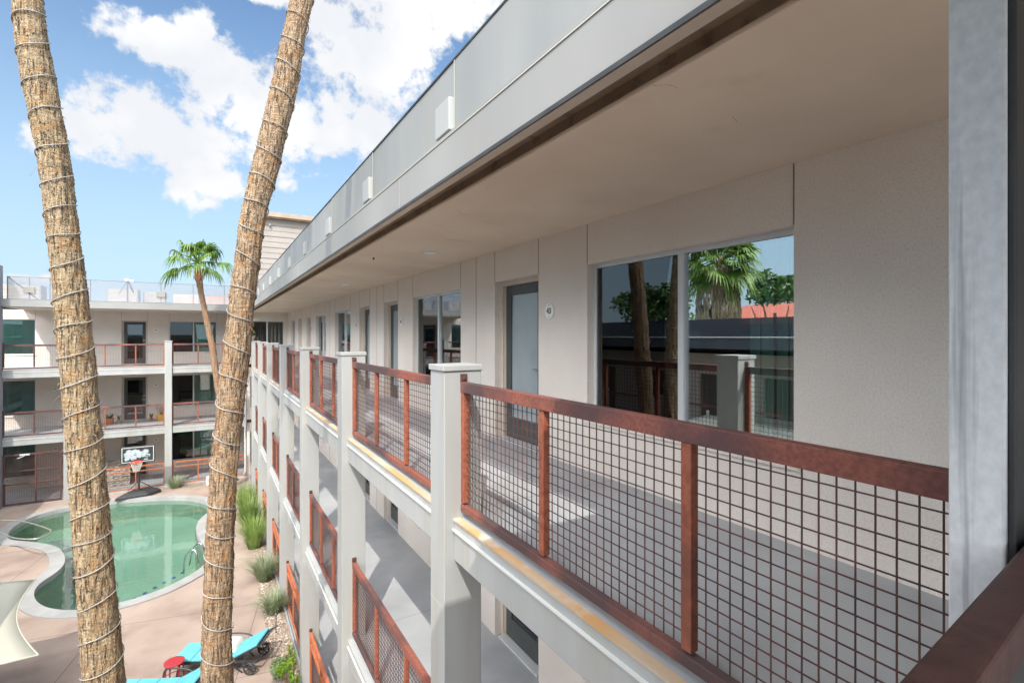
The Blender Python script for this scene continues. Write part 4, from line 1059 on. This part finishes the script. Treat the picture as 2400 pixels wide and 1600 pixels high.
# ------------------------------------------------------------------ basketball hoop
h = thing('basketball_hoop', (-2.58, 26.1, 0), 'portable poolside basketball hoop with black base and printed backboard', 'basketball hoop')
hx, hy = -2.60, 26.0
b = MB(); b.v = []
base = [(hx - .72, hy - .52), (hx + .35, hy - .38), (hx + .78, hy + .12), (hx + .62, hy + .45), (hx - .30, hy + .42)]
top_ = [(hx + (x - hx) * .62, hy + (y - hy) * .6) for x, y in base]
k = 5; b.v = [(x, y, .03) for x, y in base] + [(x, y, .13) for x, y in base] + [(x, y, .24) for x, y in top_]
b.f = [tuple(range(10, 15))] + [(q + i, q + (i + 1) % k, q + k + (i + 1) % k, q + k + i) for q in (0, 5) for i in range(k)]
b.build('base', 'black', h, bevel=.02)
b = MB().tube([(hx + .02, hy - .05, .15), (hx + .02, hy - .02, 1.75)], .045, 12)
b.build('pole', 'black', h, smooth=False)
MB().tube([(hx - .38, hy + .2, .2), (hx + .02, hy + .02, .62)], .014, 6).tube([(hx + .5, hy + .25, .2), (hx + .02, hy + .02, .62)], .014, 6).build('brace', 'black', h)
# backboard faces the camera and pool
bx0, bx1, bz0, bz1, by = hx - .58, hx + .58, 1.42, 2.12, hy - .16
bb = MB().box(bx0, bx1, by, by + .05, bz0, bz1).build('backboard', 'black', h, bevel=.012)
f = MB(); t_ = .022
f.box(bx0 + .04, bx1 - .04, by - .004, by - .0005, bz0 + .04, bz0 + .04 + t_).box(bx0 + .04, bx1 - .04, by - .004, by - .0005, bz1 - .04 - t_, bz1 - .04)
for x in (bx0 + .04, bx1 - .04 - t_): f.box(x, x + t_, by - .004, by - .0005, bz0 + .04 + t_, bz1 - .04 - t_)
f.box(hx - .30, hx + .30, by - .0045, by - .0005, bz0 + .44, bz0 + .46).box(hx + .20, hx + .34, by - .0045, by - .0005, bz0 + .115, bz0 + .145)
f.build('border_line', 'drip', bb)
pr = MB(); rnd = random.Random(6)
for (cx_, cz_, r_) in ((hx - .32, 1.78, .17), (hx - .08, 1.86, .17), (hx + .12, 1.76, .18), (hx - .15, 1.66, .15), (hx + .25, 1.88, .12), (hx - .3, 1.92, .1), (hx + .32, 1.7, .12), (hx - .36, 1.62, .1)):
    n = 16; v0 = len(pr.v)
    for q in range(n):
        a = 2 * math.pi * q / n; rr = r_ * rnd.uniform(.7, 1.1)
        pr.v.append((cx_ + rr * math.cos(a), by - .0028 - .0002 * (v0 / n), cz_ + rr * .8 * math.sin(a)))
    pr.f.append(tuple(range(v0, v0 + n)))
pr.build('printed_graphic', mat('print_grey', (.13, .17, .19), (.40, .46, .48), 9, .4, coord='World', lo=.36, hi=.44, detail=4), bb)
rim = MB(); cxr, cyr, zr = hx - .02, by - .27, 1.50
rim.tube([(cxr + .21 * math.cos(a), cyr + .21 * math.sin(a), zr) for a in [i * math.pi / 14 for i in range(29)]], .014, 8)
rim.box(cxr - .08, cxr + .08, by - .10, by - .006, zr - .05, zr + .01)
ro = rim.build('rim', mat('hoop_orange', (.75, .09, .05), rough=.4), h)
net = MB()
for i in range(14):
    for s_ in (1, -1):
        P = []
        for q in range(6):
            a = i * 2 * math.pi / 14 + s_ * q * .22; r = .205 - .022 * q; P.append((cxr + r * math.cos(a), cyr + r * math.sin(a), zr - .075 * q))
        net.tube(P, .0065, 4, cap=False)
net.build('net', 'drip', ro)

# ------------------------------------------------------------------ loungers and stool
def lounger(loc, rz, label, pillow=False):
    t = thing('sun_lounger', loc, label, 'sun lounger', 'turquoise sun loungers on the deck', rz); t.scale = (.85, .85, .85)
    # local x from foot (-.95) to head, y across
    f = MB()
    for y in (-.33, .33): f.bar((-.95, y, .30), (.95, y, .30), .035, .05).bar((-.80, y, .28), (-.86, y, 0), .035, .04).bar((.62, y, .28), (.78, y, .14), .04, .05).bar((.3, y, .29), (.60, y * .9, .02), .022)
    for x in (-.95, -.5, .1, .95): f.bar((x, -.33, .30), (x, .33, .30), .03, .03)
    f.build('frame', 'black', t, local=True)
    for y in (-.37, .37):
        w = MB(); n = 20
        w.tube([(.80 + .13 * math.cos(2 * math.pi * q / n), y, .145 + .13 * math.sin(2 * math.pi * q / n)) for q in range(n + 1)], .019, 6)
        for q in range(7): w.bar((.80, y, .145), (.80 + .12 * math.cos(q * .9), y, .145 + .12 * math.sin(q * .9)), .022, .018)
        w.build('wheel', 'black', t, local=True)
    c = MB()
    for i in range(3): c.box(-.97 + i * .43, -.97 + i * .43 + .422, -.345, .345, .335, .385)
    c.build('seat_cushion', 'turq', t, bevel=.018, local=True)
    bk = MB(); a = R(27); L = .72; n = len(bk.v)
    d = Vector((math.cos(a), 0, math.sin(a))); u = Vector((-math.sin(a), 0, math.cos(a))); o = Vector((.33, 0, .335))
    for k in range(2):
        s0 = o + d * (k * L / 2); s1 = o + d * ((k + 1) * L / 2 - .008); n = len(bk.v)
        for p in (s0, s1):
            for yy, hh in ((-.345, 0), (.345, 0), (.345, .05), (-.345, .05)): bk.v.append(tuple(p + Vector((0, yy, 0)) + u * hh))
        bk.f += [tuple(n + q for q in z) for z in ((0, 1, 2, 3), (7, 6, 5, 4), (0, 4, 5, 1), (1, 5, 6, 2), (2, 6, 7, 3), (3, 7, 4, 0))]
    bk.build('back_cushion', 'turq', t, bevel=.016, local=True)
    s = MB()
    for y in (-.32, .32): s.bar(o + Vector((0, y, 0)) - u * .02, o + d * .93 + Vector((0, y, 0)) - u * .02, .028)
    s.bar(o + d * .6 + Vector((0, -.3, -.03)), Vector((.62, -.3, .3)), .02).bar(o + d * .6 + Vector((0, .3, -.03)), Vector((.62, .3, .3)), .02)
    for q in range(7): s.bar(o + d * (.12 + .11 * q) + Vector((0, -.32, 0)) - u * .025, o + d * (.12 + .11 * q) + Vector((0, .32, 0)) - u * .025, .05, .012)
    s.build('back_frame', 'black', t, local=True)
    ar = MB().tube(crv([(-.1, .37, .30), (-.05, .37, .52), (.2, .37, .56), (.5, .37, .50), (.6, .37, .33)], 4), .02, 6)
    ar.build('armrest', 'black', t, local=True, smooth=True)
    return t
lounger((.205, 11.72, 0), R(-28), 'turquoise sun lounger with raised back and white pillow, the farther one behind the palm')
lounger((-.84, 11.06, 0), R(-28), 'turquoise sun lounger cut off by the bottom edge, beside the red stool')
pw = thing('pillow', (.37, 11.76, .332), 'small white pillow lying on the farther turquoise lounger', 'pillow', None, R(-28))
b = MB(); n = 10
for i in range(n + 1):
    for j in range(n + 1):
        u, v = i / n * 2 - 1, j / n * 2 - 1; b.v.append((u * .17, v * .24, .01 + .11 * max(0, (1 - u ** 4) * (1 - v ** 4)) ** .6))
for i in range(n):
    for j in range(n): q = i * (n + 1) + j; b.f.append((q, q + n + 1, q + n + 2, q + 1))
b.build('cushion', 'pillow', pw, smooth=True, local=True)
st = thing('stool', (-.60, 11.55, 0), 'small round red metal side stool between the turquoise loungers', 'stool')
b = MB().lathe((-.60, 11.55, 0), [(.16, .435), (.172, .445), (.172, .46), (.16, .465)], 26); b.build('seat', 'red', st, smooth=False)
for i in range(4):
    a = i * 1.571 + .5; MB().tube([(-.60 + .145 * math.cos(a), 11.55 + .145 * math.sin(a), .43), (-.60 + .18 * math.cos(a), 11.55 + .18 * math.sin(a), .0)], .014, 8).build('leg', 'red', st)
MB().tube([(-.60 + .18 * math.cos(a), 11.55 + .18 * math.sin(a), .16) for a in [i * .314 for i in range(21)]], .008, 6).build('ring', 'red', st)

# ------------------------------------------------------------------ plants
def tuft(x, y, h, r, n, seed, m, label, name='grass_tuft', group='grass tufts along the gravel strip'):
    rnd = random.Random(seed); b = MB()
    for i in range(int(n * .62)):
        a = rnd.uniform(0, 6.283); q = rnd.random() ** .5 * r * .35; bx, by_ = x + q * math.cos(a), y + q * math.sin(a)
        L = h * rnd.uniform(.6, 1.1); lean = rnd.uniform(.15, 1.45) * r; a2 = a + rnd.uniform(-.6, .6); w = rnd.uniform(.006, .012)
        tx, ty = -math.sin(a2) * w, math.cos(a2) * w; k = len(b.v)
        for t in (0, .4, .75, 1):
            px, py = bx + math.cos(a2) * lean * t ** 1.6, by_ + math.sin(a2) * lean * t ** 1.6; pz = L * (t - .22 * t ** 3 * (lean / r)); ww = 1 - .85 * t
            b.v += [(px - tx * ww, py - ty * ww, pz), (px + tx * ww, py + ty * ww, pz)]
        for s_ in range(3): b.f.append((k + 2 * s_, k + 2 * s_ + 1, k + 2 * s_ + 3, k + 2 * s_ + 2))
    t = thing(name, (x, y, 0), label, 'grass', group)
    b.build('blades', m, t); return t
tuft(1.22, 22.6, .95, .42, 700, 1, 'grassgrey', 'farthest grass tuft on the gravel strip, grey green, near the downspout')
tuft(1.15, 20.9, 1.25, .50, 1000, 2, 'grass', 'tall bright green grass tuft behind the first, second farthest on the strip')
tuft(1.15, 19.1, 1.35, .52, 1100, 3, 'grass', 'tallest bright green grass tuft, third from the far end of the strip')
tuft(1.18, 17.7, 1.15, .50, 900, 4, 'grass', 'bright green grass tuft in the middle of the gravel strip')
tuft(1.27, 15.2, .80, .46, 900, 5, 'grassgrey', 'rounded dark green grass tuft on the gravel strip, fourth column along')
tuft(1.30, 13.3, .62, .38, 700, 6, 'grassgrey', 'small grey green grass tuft nearest the camera on the gravel strip')
tuft(-1.35, 26.5, .62, .42, 420, 7, 'grassgrey', 'spiky grass tuft at the foot of the far wing column beside the hoop')
bs = thing('shrub', (1.35, 10.2, 0), 'bright yellow green leafy shrub at the bottom edge beside the columns', 'shrub')
rnd = random.Random(5); b = MB(); stm = MB()
for i in range(16):
    a = rnd.uniform(0, 6.283); rr = rnd.uniform(.05, .42); tx_, ty_, tz = 1.32 + rr * math.cos(a) * .7, 10.25 + rr * math.sin(a), rnd.uniform(.35, .75)
    stm.tube([(1.32, 10.25, 0), (1.32 + rr * .5 * math.cos(a), 10.25 + rr * .6 * math.sin(a), tz * .55), (tx_, ty_, tz)], [.012, .009, .005], 5)
    for k in range(26):
        c = Vector((tx_, ty_, tz - rnd.uniform(0, .16))); az = k * 2.4; el = rnd.uniform(.1, 1.2); d = Vector((math.cos(az) * math.cos(el), math.sin(az) * math.cos(el), math.sin(el))); w = d.cross(Vector((0, 0, 1))).normalized(); L = rnd.uniform(.05, .085)
        q = len(b.v); b.v += [tuple(c), tuple(c + d * L * .5 + w * .016), tuple(c + d * L), tuple(c + d * L * .5 - w * .016)]; b.f.append((q, q + 1, q + 2, q + 3))
b.build('leaves', 'bush', bs); stm.build('stem', 'trunk2', bs)
gc = thing('ground_cover_plant', (1.15, 11.0, 0), 'low small leaved green plant spreading over the gravel beside the shrub', 'plant')
b = MB()
for i in range(900):
    a = rnd.uniform(0, 6.283); rr = rnd.random() ** .6 * .30; c = Vector((1.18 + rr * math.cos(a) * .6, 10.95 + rr * math.sin(a) * 1.3, rnd.uniform(.02, .10))); s = rnd.uniform(.008, .018)
    u = Vector((rnd.gauss(0, 1), rnd.gauss(0, 1), rnd.gauss(0, .6))).normalized() * s; w = u.orthogonal().normalized() * s * .7
    q = len(b.v); b.v += [tuple(c - u), tuple(c + w), tuple(c + u), tuple(c - w)]; b.f.append((q, q + 1, q + 2, q + 3))
b.build('leaves', leafmat('cover_leaf', (.12, .22, .07), (.19, .30, .11), (.06, .13, .04)), gc)
pl = thing('path_light', (1.26, 12.35, 0), 'thin dark garden path light stake standing in the gravel strip', 'garden light')
MB().tube([(1.26, 12.35, 0), (1.26, 12.35, .42)], .011, 8).build('stake', 'dark', pl)
MB().lathe((1.26, 12.35, .42), [(.02, 0), (.045, .02), (.015, .055)], 14).build('lamp_head', 'dark', pl)
bo = thing('bollard', (-.1, 26.3, 0), 'short cream bollard standing by the far walkway kerb', 'bollard')
MB().lathe((-.1, 26.3, 0), [(.09, 0), (.09, .32), (.06, .38), (.02, .40)], 16).build('post', 'pillow', bo)

# ------------------------------------------------------------------ pots, stone pier, roof units
def pot(x, y, z, r, hh, m, label, kind, grp=None):
    t = thing('flower_pot', (x, y, z), label, 'flower pot', grp)
    MB().lathe((x, y, z), [(r * .68, 0), (r, hh * .7), (r * 1.02, hh), (r * .9, hh), (r * .85, hh * .85)], 20).build('pot', m, t, smooth=False)
    rnd = random.Random(int(x * 100)); b = MB()
    if kind == 'twig':
        for i in range(16):
            a = rnd.uniform(0, 6.283); P = Vector((x, y, z + hh * .8)); Q = P + Vector((math.cos(a) * .12, math.sin(a) * .12, rnd.uniform(.2, .35))); S_ = Q + Vector((math.cos(a) * .1, math.sin(a) * .1, rnd.uniform(.08, .22)))
            b.tube([P, Q, S_], [.008, .006, .003], 4)
            for k in range(5):
                c = S_ + Vector((rnd.gauss(0, .04), rnd.gauss(0, .04), rnd.gauss(0, .05))); b.poly([c, c + Vector((.03, 0, .01)), c + Vector((.02, 0, .04))])
        b.build('twigs', 'deadleaf', t)
    else:
        for i in range(40):
            a = rnd.uniform(0, 6.283); P = Vector((x, y, z + hh * .85)); Q = P + Vector((math.cos(a) * r * .9, math.sin(a) * r * .9, rnd.uniform(.08, .24))); w = Vector((-math.sin(a), math.cos(a), 0)) * .014
            b.poly([P - w, P + w, Q + w * .4, Q + Vector((0, 0, .03)), Q - w * .4])
        b.build('leaves', 'leafy' if kind == 'leaf' else 'palmleaf', t)
    return t
pot(-2.02, 28.9, F[1], .20, .30, 'yellow', 'glazed yellow pot with bare twiggy plant beside the far middle walkway door', 'twig')
pot(-3.95, 28.9, F[1], .17, .27, 'terracotta', 'terracotta pot with a spiky plant left of the far middle walkway door', 'leaf')
pot(-3.62, 29.0, F[1], .07, .15, 'beige', 'tiny beige pot standing between the terracotta pot and the door', 'leaf')
pot(-2.42, 29.1, F[1], .08, .13, 'terracotta', 'small dark clay pot just right of the far middle walkway door', 'leaf')
pot(1.62, 26.885, 6.502, .20, .20, 'pillow', 'white bowl planter with trailing leaves on top of the last column', 'palm')
st = MB(); rnd = random.Random(9)
for i in range(13):
    for j in range(3):
        a = rnd.uniform(-.02, .02); st.box(-3.95 + j * .29 + a, -3.95 + j * .29 + .283 + a, 28.0 - rnd.uniform(0, .05), 28.35, .03 + i * .085, .03 + i * .085 + .08)
tag(st.build('stone_pier', 'stone', None, bevel=.008), 'stacked rough stone pier behind the basketball hoop on the ground walkway', 'stone pier')
def ac(x, y, w, d, h_, label, m='beige'):
    t = thing('rooftop_unit', (x, y, 8.166), label, 'air conditioner', 'rooftop units behind the mesh screen')
    MB().box(x - w / 2, x + w / 2, y - d / 2, y + d / 2, 8.24, 8.24 + h_).build('casing', m, t, bevel=.015)
    MB().box(x - w / 2 + .05, x + w / 2 - .05, y - d / 2 + .05, y + d / 2 - .05, 8.166, 8.239).build('stand', 'dark', t)
    g_ = MB()
    for i in range(int(h_ / .06) - 1): g_.box(x - w / 2 + .06, x + w / 2 - .06, y - d / 2 - .006, y - d / 2 - .001, 8.28 + i * .06, 8.28 + i * .06 + .03)
    g_.build('grille', 'trimtan', t)
    return t
ac(-7.2, 30.2, 1.5, .9, .72, 'long low beige rooftop unit at the left end behind the screen')
ac(-5.6, 31, 1.0, .9, .62, 'small beige rooftop unit behind the left palm trunk')
ac(-3.6, 30.4, 1.2, .9, .72, 'pale rooftop unit between the two leaning palms, nearest the antenna')
ac(-2.4, 30.8, .9, .9, .66, 'beige rooftop unit directly left of the small palm crown')
ac(-1.1, 31.5, 1.1, .9, .62, 'brownish rooftop unit behind the small palm trunk', 'trimtan')
ac(.35, 31.5, 1.4, .9, .62, 'wide brownish rooftop unit between the small palm and the right palm', 'terracotta')
sc_ = thing('roof_camera', (-4.85, 28.2, 8.166), 'rooftop security camera bracket on a stubby cylinder right of the left palm', 'security camera')
MB().lathe((-4.85, 28.2, 8.166), [(.16, 0), (.17, .42), (.12, .50)], 16).build('housing', 'beige', sc_)
MB().bar((-5.05, 28.1, 8.78), (-4.6, 28.2, 8.74), .05).bar((-4.85, 28.2, 8.6), (-4.85, 28.2, 8.8), .06).build('bracket', 'dark', sc_)
MB().box(-5.12, -4.92, 28.0, 28.15, 8.70, 8.80).build('camera_body', 'dark', sc_)
ml = thing('roof_light', (-3.1, 27.3, 8.166), 'twin floodlight on a thin tripod pole above the far roof screen', 'floodlight')
MB().tube([(-3.1, 27.3, 8.166), (-3.1, 27.3, 9.2)], .018, 8).tube([(-3.1, 27.3, 9.15), (-3.45, 27.6, 8.55)], .012, 6).tube([(-3.1, 27.3, 9.15), (-2.9, 27.35, 8.6)], .03, 6).build('pole', 'dark', ml)
MB().box(-3.2, -3.06, 27.18, 27.26, 9.11, 9.2).box(-3.02, -2.9, 27.2, 27.28, 9.08, 9.16).build('lamp_head', 'light', ml)
